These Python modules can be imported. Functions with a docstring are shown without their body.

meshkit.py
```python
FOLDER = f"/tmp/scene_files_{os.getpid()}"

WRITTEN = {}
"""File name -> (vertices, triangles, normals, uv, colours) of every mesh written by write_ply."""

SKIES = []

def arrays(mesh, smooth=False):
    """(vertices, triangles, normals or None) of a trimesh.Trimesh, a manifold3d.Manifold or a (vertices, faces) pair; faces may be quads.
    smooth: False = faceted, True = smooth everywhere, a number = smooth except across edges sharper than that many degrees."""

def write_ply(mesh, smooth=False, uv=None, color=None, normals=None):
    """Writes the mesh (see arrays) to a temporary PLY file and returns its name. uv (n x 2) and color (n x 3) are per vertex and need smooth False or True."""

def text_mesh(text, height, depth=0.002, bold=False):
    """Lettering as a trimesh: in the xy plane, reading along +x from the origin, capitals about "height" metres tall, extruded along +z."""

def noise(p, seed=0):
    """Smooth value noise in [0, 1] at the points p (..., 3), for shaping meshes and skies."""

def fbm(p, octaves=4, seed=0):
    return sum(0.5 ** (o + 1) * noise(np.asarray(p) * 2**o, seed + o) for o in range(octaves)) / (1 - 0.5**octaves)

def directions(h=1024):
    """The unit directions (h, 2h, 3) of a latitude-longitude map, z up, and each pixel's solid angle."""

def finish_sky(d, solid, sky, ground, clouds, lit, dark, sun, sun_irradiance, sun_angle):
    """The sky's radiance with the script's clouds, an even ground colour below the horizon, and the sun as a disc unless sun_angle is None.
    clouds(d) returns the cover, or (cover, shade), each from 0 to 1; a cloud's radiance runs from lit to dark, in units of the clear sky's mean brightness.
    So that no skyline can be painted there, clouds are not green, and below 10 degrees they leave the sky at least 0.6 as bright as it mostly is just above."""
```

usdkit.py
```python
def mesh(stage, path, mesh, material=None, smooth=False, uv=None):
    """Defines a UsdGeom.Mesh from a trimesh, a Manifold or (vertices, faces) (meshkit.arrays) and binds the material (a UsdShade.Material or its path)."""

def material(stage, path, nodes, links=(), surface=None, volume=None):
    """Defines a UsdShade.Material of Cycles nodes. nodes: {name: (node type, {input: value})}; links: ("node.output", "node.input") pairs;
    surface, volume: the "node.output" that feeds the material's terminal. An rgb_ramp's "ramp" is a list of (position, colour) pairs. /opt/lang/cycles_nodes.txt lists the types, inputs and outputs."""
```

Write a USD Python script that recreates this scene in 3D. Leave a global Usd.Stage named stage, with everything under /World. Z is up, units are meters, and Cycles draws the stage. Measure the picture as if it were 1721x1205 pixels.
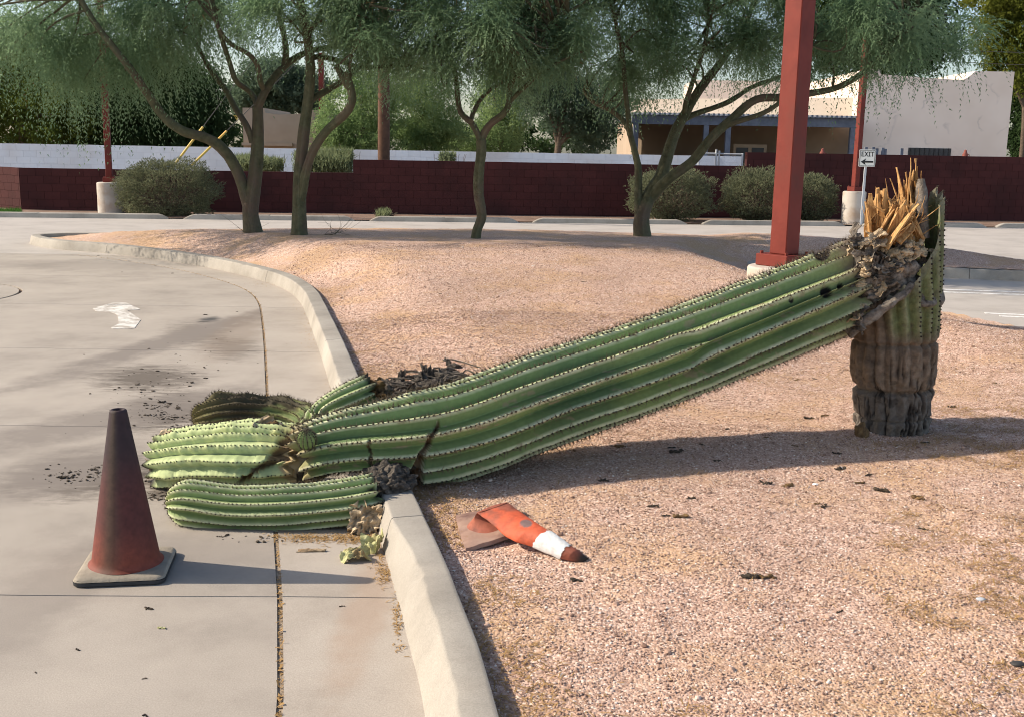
import math, random
import numpy as np, trimesh, shapely
from shapely.geometry import Polygon, LineString, Point, box as sbox
from scipy.spatial import cKDTree
from scipy.interpolate import CubicSpline
import meshkit, usdkit
from pxr import Usd, UsdGeom, UsdLux, UsdShade, Gf, Sdf, Vt

stage = Usd.Stage.CreateInMemory()
UsdGeom.SetStageUpAxis(stage, UsdGeom.Tokens.z)
UsdGeom.SetStageMetersPerUnit(stage, 1.0)
W = UsdGeom.Xform.Define(stage, '/World'); stage.SetDefaultPrim(W.GetPrim())
UsdGeom.Scope.Define(stage, '/World/Looks')

# ------------------------------------------------------------------ camera
H, F, PW, PH, YH, ROLL = 1.80, 1800.0, 1721.0, 1205.0, 253.0, 0.018
PITCH = math.atan((PH / 2 - YH) / F)
EYE = np.array([0, 0, H])
_f = np.array([0, math.cos(PITCH), -math.sin(PITCH)]); _r0 = np.array([1.0, 0, 0]); _u0 = np.array([0, math.sin(PITCH), math.cos(PITCH)])
_r = _r0 * math.cos(ROLL) + _u0 * math.sin(ROLL); _u = _u0 * math.cos(ROLL) - _r0 * math.sin(ROLL)
cam = UsdGeom.Camera.Define(stage, '/World/camera')
m = Gf.Matrix4d(*[float(x) for row in (list(_r) + [0], list(_u) + [0], list(-_f) + [0], list(EYE) + [1]) for x in row])
cam.AddTransformOp().Set(m)
cam.CreateHorizontalApertureAttr(36.0); cam.CreateVerticalApertureAttr(36.0 * PH / PW); cam.CreateFocalLengthAttr(36.0 * F / PW)
cam.CreateClippingRangeAttr(Gf.Vec2f(0.05, 2000))
cam.CreateExposureAttr(0.68)

# ------------------------------------------------------------------ sky and sun
SUN_EL, SUN_BACK = math.radians(34), math.radians(4)
SUN = np.array([-math.cos(SUN_BACK) * math.cos(SUN_EL), math.sin(SUN_BACK) * math.cos(SUN_EL), math.sin(SUN_EL)])
dome = UsdLux.DomeLight.Define(stage, '/World/sky')
dome.GetPrim().SetCustomDataByKey('kind', 'structure')
skym = usdkit.material(stage, '/World/Looks/sky', {
    's': ('sky_texture', {'sky_type': 'single_scattering', 'sun_disc': False, 'sun_elevation': SUN_EL, 'sun_rotation': math.atan2(SUN[0], SUN[1]), 'aerosol_density': 1.6}),
    'b': ('background_shader', {'strength': 0.108})}, [('s.color', 'b.color')], surface='b.background')
UsdShade.MaterialBindingAPI.Apply(dome.GetPrim()).Bind(skym)
sun = UsdLux.DistantLight.Define(stage, '/World/sun')
sun.CreateIntensityAttr(1.1); sun.CreateAngleAttr(0.5); sun.CreateColorAttr(Gf.Vec3f(1.0, 0.90, 0.76)); sun.CreateNormalizeAttr(True)
zx = SUN; xx = np.cross([0, 0, 1.0], zx); xx /= np.linalg.norm(xx); yx = np.cross(zx, xx)
sun.AddTransformOp().Set(Gf.Matrix4d(*[float(x) for row in (list(xx) + [0], list(yx) + [0], list(zx) + [0], [0, 0, 10, 1]) for x in row]))

# ------------------------------------------------------------------ helpers
rng = np.random.default_rng(7); random.seed(7)

def ray(px, py):
    return _f * F + _r * (px - PW / 2) - _u * (py - PH / 2)
def pt(px, py, y):                                  # the point of that view ray at forward distance y
    d = ray(px, py); return EYE + d * (y / d[1])
def gnd(px, py, z=0.0):
    d = ray(px, py); return EYE + d * ((z - H) / d[2])
def proj(p):
    v = np.asarray(p, float) - EYE
    return PW / 2 + F * (v @ _r) / (v @ _f), PH / 2 - F * (v @ _u) / (v @ _f)
def px_of(V):
    v = V - EYE; z = v @ _f; return PW / 2 + F * (v @ _r) / z, PH / 2 - F * (v @ _u) / z
def unit(v):
    v = np.asarray(v, float); return v / max(np.linalg.norm(v), 1e-12)
def sstep(a, b, x):
    t = np.clip((np.asarray(x, float) - a) / (b - a), 0, 1); return t * t * (3 - 2 * t)

_names = {}
def numbered(path):
    k = _names.get(path, -1) + 1; _names[path] = k
    return path if k == 0 else f'{path}_{k:03d}'
_loc = {}
def setdata(prim, label=None, cat=None, group=None, kind=None):
    for k, v in (('label', label), ('category', cat), ('group', group), ('kind', kind)):
        if v: prim.SetCustomDataByKey(k, v)
    return prim
def thing(name, label=None, cat=None, loc=(0, 0, 0), group=None, kind=None):
    p = numbered('/World/' + name); x = UsdGeom.Xform.Define(stage, p); x.AddTranslateOp().Set(Gf.Vec3d(*map(float, loc)))
    _loc[p] = np.array(loc, float); setdata(x.GetPrim(), label, cat, group, kind); return x.GetPrim()
def obj(name, mesh, mat, parent=None, smooth=False, tint=None, label=None, cat=None, group=None, kind=None):
    """ONE Mesh prim. mesh in world coordinates; written relative to its top-level thing."""
    base = str(parent.GetPath()) if parent is not None else '/World'
    p = numbered(base + '/' + name)
    off = np.zeros(3)
    if parent is not None:
        top = '/'.join(base.split('/')[:3]); off = _loc.get(top, off)
    v, f, n = meshkit.arrays(mesh, True if tint is not None else smooth)
    g = usdkit.mesh(stage, p, (v - off, f), M[mat], False)
    if n is not None:
        g.CreateNormalsAttr(Vt.Vec3fArray.FromNumpy(n.astype(np.float32))); g.SetNormalsInterpolation('vertex')
    if tint is not None:
        UsdGeom.PrimvarsAPI(g).CreatePrimvar('tint', Sdf.ValueTypeNames.Color3fArray, 'vertex').Set(Vt.Vec3fArray.FromNumpy(np.asarray(tint, np.float32)))
    return setdata(g.GetPrim(), label, cat, group, kind)

def tm(v, f): return trimesh.Trimesh(np.asarray(v, float), np.asarray(f), process=False)
def cat(ms): return trimesh.util.concatenate(ms)
def bx(x0, x1, y0, y1, z0, z1):
    b = trimesh.creation.box(extents=(x1 - x0, y1 - y0, z1 - z0)); b.apply_translation(((x0 + x1) / 2, (y0 + y1) / 2, (z0 + z1) / 2)); return b
def chambox(ex, ey, ez, c=0.01):
    """box with chamfered edges, centred on the origin"""
    P = []
    for sx in (-1, 1):
        for sy in (-1, 1):
            for sz in (-1, 1):
                P += [(sx * (ex / 2 - c), sy * (ey / 2 - c), sz * ez / 2), (sx * (ex / 2 - c), sy * ey / 2, sz * (ez / 2 - c)), (sx * ex / 2, sy * (ey / 2 - c), sz * (ez / 2 - c))]
    return trimesh.convex.convex_hull(np.array(P))
def rotz(m_, a, c=(0, 0, 0)):
    m_ = m_.copy(); m_.apply_transform(trimesh.transformations.rotation_matrix(a, [0, 0, 1], c)); return m_
def frames(P):
    P = np.asarray(P, float); T = np.gradient(P, axis=0); T /= np.linalg.norm(T, axis=1)[:, None]
    A = np.zeros_like(P); a = np.array([0, 0, 1.0]) if abs(T[0][2]) < 0.8 else np.array([0, 1.0, 0])
    for i in range(len(P)):
        a = a - T[i] * (a @ T[i]); a = unit(a); A[i] = a
    return T, A, np.cross(T, A)
def tube(P, R, n=8, cap=True):
    P = np.asarray(P, float); R = np.broadcast_to(np.asarray(R, float), (len(P),)); T, A, B = frames(P)
    th = np.linspace(0, 2 * np.pi, n, endpoint=False)
    V = P[:, None] + R[:, None, None] * (np.cos(th)[None, :, None] * A[:, None] + np.sin(th)[None, :, None] * B[:, None])
    return grid_mesh(V, True, cap, P)
def grid_mesh(V, wrap=True, cap=False, P=None):
    r, n = V.shape[:2]; idx = np.arange(r * n).reshape(r, n)
    a = idx[:-1]; b = idx[1:]
    if wrap: a2, b2 = np.roll(a, -1, 1), np.roll(b, -1, 1)
    else: a, a2, b, b2 = a[:, :-1], a[:, 1:], b[:, :-1], b[:, 1:]
    f = np.concatenate([np.stack([a, a2, b2], -1).reshape(-1, 3), np.stack([a, b2, b], -1).reshape(-1, 3)])
    v = V.reshape(-1, 3)
    if cap:
        k = len(v); v = np.vstack([v, P[0], P[-1]])
        i0, i1 = idx[0], idx[-1]
        f = np.vstack([f, np.stack([np.roll(i0, -1), i0, np.full(n, k)], -1), np.stack([i1, np.roll(i1, -1), np.full(n, k + 1)], -1)])
    return tm(v, f)
def spline(P, n):
    P = np.asarray(P, float); s = np.r_[0, np.cumsum(np.linalg.norm(np.diff(P, axis=0), axis=1))]
    return CubicSpline(s, P)(np.linspace(0, s[-1], n))
def lump(c, rad, seed=0, rough=0.35, sub=2, freq=2.2):
    s = trimesh.creation.icosphere(subdivisions=sub); v = s.vertices
    k = 1 + rough * 2 * (meshkit.fbm(v * freq + 50 + seed * 13.7, 4, seed) - 0.5)
    return tm(v * k[:, None] * np.asarray(rad) + np.asarray(c), s.faces)
def extr(poly, z0, z1):
    ms = []
    for g in (poly.geoms if hasattr(poly, 'geoms') else [poly]):
        if g.is_empty or g.geom_type != 'Polygon' or g.area < 1e-6: continue
        e = trimesh.creation.extrude_polygon(g, z1 - z0, engine='earcut'); e.apply_translation((0, 0, z0)); ms.append(e)
    return cat(ms) if ms else None

# ------------------------------------------------------------------ materials
M = {}
def mat(name, nodes, links, surface='p.BSDF'):
    M[name] = usdkit.material(stage, '/World/Looks/' + name, nodes, links, surface=surface); return M[name]
def noisy(name, c0, c1, scale=8.0, rough=0.85, bump=0.0, bscale=60.0, detail=6, c2=None, s2=1.2, spec=0.3, rnd=0.0, bdist=0.01):
    """two-tone noise colour, optional large stains c2, bump, per object random tone"""
    N = {'g': ('geometry', {}), 'n': ('noise_texture', {'scale': scale, 'detail': detail, 'roughness': 0.65}), 'r': ('rgb_ramp', {'ramp': [(0.3, c0), (0.7, c1)]}),
         'p': ('principled_bsdf', {'roughness': rough, 'specular_ior_level': spec})}
    L = [('g.position', 'n.vector'), ('n.fac', 'r.fac')]; out = 'r.color'
    if c2 is not None:
        N['n2'] = ('noise_texture', {'scale': s2, 'detail': 5, 'roughness': 0.6}); N['r2'] = ('rgb_ramp', {'ramp': [(0.48, (0, 0, 0)), (0.68, (1, 1, 1))]}); N['b2'] = ('rgb_to_bw', {})
        N['m2'] = ('mix', {'color2': c2}); L += [('g.position', 'n2.vector'), ('n2.fac', 'r2.fac'), ('r2.color', 'b2.color'), ('b2.val', 'm2.fac'), (out, 'm2.color1')]; out = 'm2.color'
    if rnd:
        N['oi'] = ('object_info', {}); N['mr'] = ('map_range', {'from_min': 0, 'from_max': 1, 'to_min': 1 - rnd, 'to_max': 1 + rnd}); N['h'] = ('hsv', {})
        L += [('oi.random', 'mr.value'), ('mr.result', 'h.value'), (out, 'h.color')]; out = 'h.color'
    if bump:
        N['nb'] = ('noise_texture', {'scale': bscale, 'detail': 5, 'roughness': 0.7}); N['bu'] = ('bump', {'strength': bump, 'distance': bdist})
        L += [('g.position', 'nb.vector'), ('nb.fac', 'bu.height'), ('bu.normal', 'p.normal')]
    L.append((out, 'p.base_color'))
    return mat(name, N, L)
def tinted(name, rough=0.6, scale=40.0, amt=0.25, bump=0.3, bdist=0.004, spec=0.4):
    """colour from the mesh's own 'tint' with fine mottling"""
    return mat(name, {'g': ('geometry', {}), 'a': ('attribute', {'attribute': 'tint'}), 'n': ('noise_texture', {'scale': scale, 'detail': 6, 'roughness': 0.7}),
        'mr': ('map_range', {'from_min': 0.25, 'from_max': 0.75, 'to_min': 1 - amt, 'to_max': 1 + amt}), 'h': ('hsv', {}),
        'b': ('bump', {'strength': bump, 'distance': bdist}), 'p': ('principled_bsdf', {'roughness': rough, 'specular_ior_level': spec})},
        [('g.position', 'n.vector'), ('n.fac', 'mr.value'), ('mr.result', 'h.value'), ('a.color', 'h.color'), ('h.color', 'p.base_color'), ('n.fac', 'b.height'), ('b.normal', 'p.normal')])
def leafy(name, c0, c1, trans=0.35, scale=1.5):
    mat(name, {'g': ('geometry', {}), 'n': ('noise_texture', {'scale': scale, 'detail': 3}), 'wn': ('mix_float', {'fac': 0.45}), 'r': ('rgb_ramp', {'ramp': [(0.25, c0), (0.75, c1)]}),
        'p': ('principled_bsdf', {'roughness': 0.75, 'specular_ior_level': 0.08}), 't': ('translucent_bsdf', {}), 'm': ('mix_closure', {'fac': trans})},
        [('g.position', 'n.vector'), ('n.fac', 'wn.a'), ('g.random_per_island', 'wn.b'), ('wn.result', 'r.fac'), ('r.color', 'p.base_color'), ('r.color', 't.color'), ('p.BSDF', 'm.closure1'), ('t.BSDF', 'm.closure2')], surface='m.closure')

def concrete(name, c0, c1, stains=(), rnd=0.05):
    """concrete with fine speckle, soft dirt and a list of stains (cx, cy, rx, ry, rot, strength, colour)"""
    N = {'g': ('geometry', {}), 'n': ('noise_texture', {'scale': 1.1, 'detail': 9, 'roughness': 0.7}), 'r': ('rgb_ramp', {'ramp': [(0.28, tuple(0.86 * x for x in c0)), (0.5, tuple((a + b_) / 2 for a, b_ in zip(c0, c1))), (0.7, c1)]}),
         'nf': ('noise_texture', {'scale': 170, 'detail': 3}), 'mf': ('map_range', {'from_min': 0.3, 'from_max': 0.7, 'to_min': 0.86, 'to_max': 1.1}), 'hf': ('hsv', {}),
         'oi': ('object_info', {}), 'mo': ('map_range', {'to_min': 1 - rnd, 'to_max': 1 + rnd}), 'ho': ('hsv', {}),
         'bn': ('noise_texture', {'scale': 220, 'detail': 4}), 'bu': ('bump', {'strength': 0.25, 'distance': 0.003}), 'p': ('principled_bsdf', {'roughness': 0.82, 'specular_ior_level': 0.25}),
         'sn': ('noise_texture', {'scale': 4.5, 'detail': 9, 'roughness': 0.72}), 'sn2': ('noise_texture', {'scale': 6.0, 'detail': 9, 'roughness': 0.75}), 'snm': ('mapping', {'rotation': (0, 0, 0.25), 'scale': (0.75, 2.2, 1)})}
    L = [('g.position', 'n.vector'), ('n.fac', 'r.fac'), ('g.position', 'nf.vector'), ('nf.fac', 'mf.value'), ('mf.result', 'hf.value'), ('r.color', 'hf.color'),
         ('oi.random', 'mo.value'), ('mo.result', 'ho.value'), ('hf.color', 'ho.color'), ('g.position', 'bn.vector'), ('bn.fac', 'bu.height'), ('bu.normal', 'p.normal'),
         ('g.position', 'sn.vector'), ('g.position', 'snm.vector'), ('snm.vector', 'sn2.vector')]
    out = 'ho.color'
    for k, (cx, cy, rx, ry, rot, st, col, hard) in enumerate(stains):
        N[f'mp{k}'] = ('mapping', {'mapping_type': 'texture', 'location': (cx, cy, 0), 'rotation': (0, 0, rot), 'scale': (rx, ry, 5.0)})
        N[f'gr{k}'] = ('gradient_texture', {'gradient_type': 'spherical'})
        N[f'sm{k}'] = ('math', {'math_type': 'multiply_add', 'value2': 2.4 if hard else 1.6})                        # falloff + noise
        lo, hi = (1.36, 1.92) if hard else (0.80, 1.45)
        N[f'mm{k}'] = ('map_range', {'from_min': lo, 'from_max': hi, 'to_min': 0, 'to_max': st, 'clamp': True})
        N[f'gt{k}'] = ('map_range', {'from_min': 0.0, 'from_max': 0.35, 'to_min': 0, 'to_max': 1, 'clamp': True}); N[f'gm{k}'] = ('math', {'math_type': 'multiply'})
        N[f'mx{k}'] = ('mix', {'color2': col})
        L += [('g.position', f'mp{k}.vector'), (f'mp{k}.vector', f'gr{k}.vector'), (f'gr{k}.fac', f'sm{k}.value3'), (('sn2.fac' if hard else 'sn.fac'), f'sm{k}.value1'),
              (f'sm{k}.value', f'mm{k}.value'), (f'gr{k}.fac', f'gt{k}.value'), (f'mm{k}.result', f'gm{k}.value1'), (f'gt{k}.result', f'gm{k}.value2'), (f'gm{k}.value', f'mx{k}.fac'), (out, f'mx{k}.color1')]
        out = f'mx{k}.color'
    L.append((out, 'p.base_color'))
    mat(name, N, L)
def stain(px, py, rxp, ry, rot=0.0, st=0.7, col=(0.09, 0.07, 0.055), hard=True):
    c = gnd(px, py); return (c[0], c[1], rxp / F * c[1] * 1.02, ry, rot, st, col, hard)
DK = (0.075, 0.058, 0.045); SOFT = (0.20, 0.17, 0.145)
stains = [stain(285, 690, 130, 0.85, 0.15, 0.85, DK), stain(150, 800, 190, 0.62, 0.1, 0.8, DK), stain(330, 800, 190, 0.62, 0.0, 0.9, DK),
          stain(250, 635, 130, 0.8, 0.6, 0.8, DK), stain(352, 538, 24, 0.32, 0, 0.9, (0.05, 0.05, 0.05)), stain(330, 560, 75, 1.2, 0.3, 0.55, DK), stain(395, 585, 60, 0.9, 0.3, 0.5, DK),
          stain(295, 570, 60, 3.4, -0.24, 0.9, SOFT, False), stain(200, 700, 120, 1.9, -0.6, 0.8, SOFT, False), stain(110, 790, 150, 0.8, -0.3, 0.9, SOFT, False), stain(140, 446, 300, 0.9, 0.0, 0.4, SOFT, False), stain(400, 560, 60, 2.0, 0.1, 0.5, (0.2, 0.15, 0.11), False), stain(60, 1010, 130, 0.9, 0, 0.5, SOFT, False), stain(330, 930, 330, 0.35, 0, 0.4, SOFT, False)]
concrete('road_concrete', (0.31, 0.268, 0.225), (0.405, 0.353, 0.296), stains)
concrete('lane_concrete', (0.36, 0.32, 0.28), (0.44, 0.395, 0.35))
concrete('gutter_concrete', (0.345, 0.293, 0.24), (0.43, 0.375, 0.315), [stain(622, 1000, 60, 1.2, 0, 0.35, (0.33, 0.2, 0.12), False), stain(500, 880, 160, 0.35, 0, 0.6, (0.2, 0.15, 0.1), True)], 0.03)
concrete('kerb_concrete', (0.255, 0.225, 0.187), (0.405, 0.368, 0.315), [], 0.07)
noisy('pedestal_concrete', (0.42, 0.37, 0.31), (0.56, 0.50, 0.44), 3.0, 0.85, 0.3, 80, c2=(0.40, 0.30, 0.22), s2=2.5)
noisy('joint_dirt', (0.05, 0.04, 0.03), (0.14, 0.11, 0.08), 60, 0.95, 0.5, 200)
noisy('sand_fill', (0.14, 0.10, 0.07), (0.46, 0.37, 0.27), 55, 0.95, 0.8, 150)
noisy('earth', (0.16, 0.11, 0.08), (0.24, 0.175, 0.13), 1.5, 0.95, 0.5, 30)
noisy('bed_soil', (0.17, 0.105, 0.075), (0.27, 0.18, 0.13), 5, 0.95, 0.6, 40, c2=(0.12, 0.075, 0.05), s2=0.8)
# decomposed granite: pebbly voronoi colour and relief with yellow straw stains
mat('granite_gravel', {'g': ('geometry', {}), 'v': ('voronoi_texture', {'feature': 'f1', 'scale': 95.0}), 'vs': ('separate_color', {}), 'r': ('rgb_ramp', {'ramp': [(0.0, (0.34, 0.205, 0.145)), (0.45, (0.50, 0.328, 0.243)), (0.85, (0.62, 0.43, 0.335)), (1.0, (0.72, 0.60, 0.50))]}),
    'n': ('noise_texture', {'scale': 1.3, 'detail': 6, 'roughness': 0.62}), 'rn': ('rgb_ramp', {'ramp': [(0.47, (0, 0, 0)), (0.62, (1, 1, 1))]}), 'bw': ('rgb_to_bw', {}),
    'mf': ('math', {'math_type': 'multiply', 'value2': 0.55}), 'mx': ('mix', {'color2': (0.50, 0.31, 0.15)}), 'n2': ('noise_texture', {'scale': 0.7, 'detail': 4}), 'm2': ('map_range', {'from_min': 0.3, 'from_max': 0.7, 'to_min': 0.86, 'to_max': 1.1}), 'h': ('hsv', {}),
    'nb': ('noise_texture', {'scale': 30, 'detail': 4}), 'ma': ('math', {'math_type': 'multiply_add', 'value2': -0.6}), 'bu': ('bump', {'strength': 0.8, 'distance': 0.009}), 'p': ('principled_bsdf', {'roughness': 0.92, 'specular_ior_level': 0.2})},
    [('g.position', 'v.vector'), ('v.color', 'vs.color'), ('vs.r', 'r.fac'), ('g.position', 'n.vector'), ('n.fac', 'rn.fac'), ('rn.color', 'bw.color'), ('bw.val', 'mf.value1'), ('mf.value', 'mx.fac'), ('r.color', 'mx.color1'),
     ('g.position', 'n2.vector'), ('n2.fac', 'm2.value'), ('m2.result', 'h.value'), ('mx.color', 'h.color'), ('h.color', 'p.base_color'), ('g.position', 'nb.vector'), ('v.distance', 'ma.value1'), ('nb.fac', 'ma.value3'), ('ma.value', 'bu.height'), ('bu.normal', 'p.normal')])
mat('pebble', {'oi': ('object_info', {}), 'r': ('rgb_ramp', {'ramp': [(0.0, (0.17, 0.10, 0.072)), (0.3, (0.345, 0.225, 0.165)), (0.75, (0.48, 0.328, 0.25)), (0.95, (0.60, 0.46, 0.375)), (1.0, (0.76, 0.70, 0.62))]}), 'p': ('principled_bsdf', {'roughness': 0.9, 'specular_ior_level': 0.2})},
    [('oi.random', 'r.fac'), ('r.color', 'p.base_color')])
mat('straw', {'g': ('geometry', {}), 'r': ('rgb_ramp', {'ramp': [(0, (0.34, 0.205, 0.08)), (0.5, (0.54, 0.38, 0.165)), (1, (0.76, 0.63, 0.37))]}), 'p': ('principled_bsdf', {'roughness': 0.8, 'specular_ior_level': 0.2})},
    [('g.random_per_island', 'r.fac'), ('r.color', 'p.base_color')])
noisy('dark_debris', (0.022, 0.017, 0.013), (0.09, 0.065, 0.042), 45, 0.9, 0.8, 90)
noisy('brown_debris', (0.07, 0.04, 0.02), (0.20, 0.12, 0.05), 40, 0.9, 0.6, 90)
noisy('charred', (0.010, 0.009, 0.009), (0.20, 0.165, 0.13), 30, 0.85, 1.0, 70, detail=9, bdist=0.02)
noisy('tan_rind', (0.40, 0.29, 0.17), (0.56, 0.44, 0.29), 14, 0.8, 0.5, 40, c2=(0.27, 0.18, 0.10), s2=9)
noisy('curled_rind', (0.30, 0.30, 0.12), (0.50, 0.48, 0.25), 25, 0.75, 0.4, 60, c2=(0.24, 0.16, 0.07), s2=14)
noisy('gray_rind', (0.085, 0.072, 0.06), (0.33, 0.275, 0.22), 22, 0.9, 0.9, 60, detail=9, c2=(0.05, 0.04, 0.032), s2=16, bdist=0.015)
mat('splinter_wood', {'tc': ('texture_coordinate', {}), 'g': ('geometry', {}), 'mp': ('mapping', {'scale': (75, 75, 7)}), 'n': ('noise_texture', {'scale': 1.0, 'detail': 5, 'roughness': 0.7}), 'r': ('rgb_ramp', {'ramp': [(0.30, (0.13, 0.055, 0.018)), (0.45, (0.36, 0.18, 0.06)), (0.58, (0.50, 0.30, 0.12)), (0.75, (0.62, 0.45, 0.25))]}),
    'bu': ('bump', {'strength': 0.6, 'distance': 0.006}), 'p': ('principled_bsdf', {'roughness': 0.75, 'specular_ior_level': 0.25})},
    [('g.position', 'mp.vector'), ('mp.vector', 'n.vector'), ('n.fac', 'r.fac'), ('r.color', 'p.base_color'), ('n.fac', 'bu.height'), ('bu.normal', 'p.normal')])
tinted('cactus_skin', 0.72, 35, 0.17, 0.3, 0.003, 0.18)
tinted('cactus_bark', 0.9, 28, 0.40, 0.9, 0.012, 0.2)
mat('spine', {'g': ('geometry', {}), 'r': ('rgb_ramp', {'ramp': [(0, (0.14, 0.10, 0.06)), (0.5, (0.45, 0.37, 0.25)), (1, (0.75, 0.68, 0.54))]}), 'p': ('principled_bsdf', {'roughness': 0.6})}, [('g.random_per_island', 'r.fac'), ('r.color', 'p.base_color')])
mat('areole', {'g': ('geometry', {}), 'r': ('rgb_ramp', {'ramp': [(0, (0.022, 0.015, 0.01)), (0.7, (0.06, 0.042, 0.027)), (1, (0.20, 0.15, 0.10))]}), 'p': ('principled_bsdf', {'roughness': 0.95})}, [('g.random_per_island', 'r.fac'), ('r.color', 'p.base_color')])
noisy('red_paint', (0.130, 0.021, 0.014), (0.185, 0.031, 0.020), 5, 0.6, 0.12, 60, c2=(0.115, 0.026, 0.018), s2=2.5, spec=0.2)
noisy('wall_paint', (0.052, 0.0165, 0.0155), (0.072, 0.022, 0.020), 1.2, 0.9, 0.5, 50, c2=(0.042, 0.016, 0.015), s2=0.7, rnd=0.10, spec=0.15)
noisy('wall_mortar', (0.042, 0.0145, 0.0135), (0.055, 0.019, 0.017), 3, 0.9, spec=0.15)
noisy('white_block', (0.74, 0.725, 0.72), (0.82, 0.805, 0.80), 2, 0.85, 0.4, 40, c2=(0.66, 0.60, 0.56), s2=0.5, rnd=0.04)
noisy('white_mortar', (0.64, 0.62, 0.61), (0.70, 0.68, 0.67), 3, 0.9)
noisy('stucco_tan', (0.36, 0.27, 0.19), (0.42, 0.32, 0.23), 1.5, 0.9, 0.3, 30)
noisy('stucco_cream', (0.66, 0.54, 0.42), (0.72, 0.60, 0.48), 1.0, 0.9, 0.3, 30)
# pinkish stucco with branching grey veins
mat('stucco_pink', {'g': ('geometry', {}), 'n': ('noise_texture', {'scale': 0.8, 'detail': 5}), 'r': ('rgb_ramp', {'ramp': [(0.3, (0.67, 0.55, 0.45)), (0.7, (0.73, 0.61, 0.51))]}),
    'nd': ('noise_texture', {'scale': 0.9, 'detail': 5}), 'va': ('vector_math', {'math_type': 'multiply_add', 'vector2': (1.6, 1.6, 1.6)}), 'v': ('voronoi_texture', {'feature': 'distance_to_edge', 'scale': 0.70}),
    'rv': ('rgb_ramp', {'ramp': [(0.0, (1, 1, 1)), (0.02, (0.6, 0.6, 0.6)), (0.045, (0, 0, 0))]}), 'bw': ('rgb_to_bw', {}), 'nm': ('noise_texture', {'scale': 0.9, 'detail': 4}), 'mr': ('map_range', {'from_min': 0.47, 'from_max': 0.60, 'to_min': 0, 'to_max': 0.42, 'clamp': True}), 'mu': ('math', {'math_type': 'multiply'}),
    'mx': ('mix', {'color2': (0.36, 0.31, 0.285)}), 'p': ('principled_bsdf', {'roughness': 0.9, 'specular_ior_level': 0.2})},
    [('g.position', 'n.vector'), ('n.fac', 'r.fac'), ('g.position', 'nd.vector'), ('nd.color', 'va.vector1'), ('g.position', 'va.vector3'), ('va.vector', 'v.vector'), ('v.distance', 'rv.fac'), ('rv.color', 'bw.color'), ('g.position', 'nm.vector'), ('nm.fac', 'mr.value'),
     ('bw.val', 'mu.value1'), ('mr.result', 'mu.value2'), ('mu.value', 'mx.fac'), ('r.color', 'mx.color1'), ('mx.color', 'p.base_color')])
noisy('pergola_wood', (0.085, 0.095, 0.12), (0.14, 0.155, 0.19), 4, 0.9, 0.4, 30)
noisy('utility_wood', (0.07, 0.034, 0.02), (0.13, 0.066, 0.038), 6, 0.9, 0.6, 30)
noisy('dark_glass', (0.02, 0.02, 0.022), (0.035, 0.035, 0.04), 2, 0.25, spec=0.5)
noisy('galvanised', (0.40, 0.41, 0.42), (0.50, 0.51, 0.52), 12, 0.5)
noisy('yellow_plastic', (0.62, 0.42, 0.07), (0.70, 0.50, 0.12), 8, 0.5)
noisy('sign_white', (0.72, 0.70, 0.62), (0.78, 0.76, 0.69), 8, 0.5)
noisy('sign_black', (0.015, 0.015, 0.015), (0.03, 0.03, 0.03), 8, 0.5)
noisy('red_clay', (0.20, 0.06, 0.045), (0.27, 0.085, 0.065), 8, 0.8)
noisy('dark_metal', (0.03, 0.028, 0.026), (0.05, 0.046, 0.042), 8, 0.6)
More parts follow.
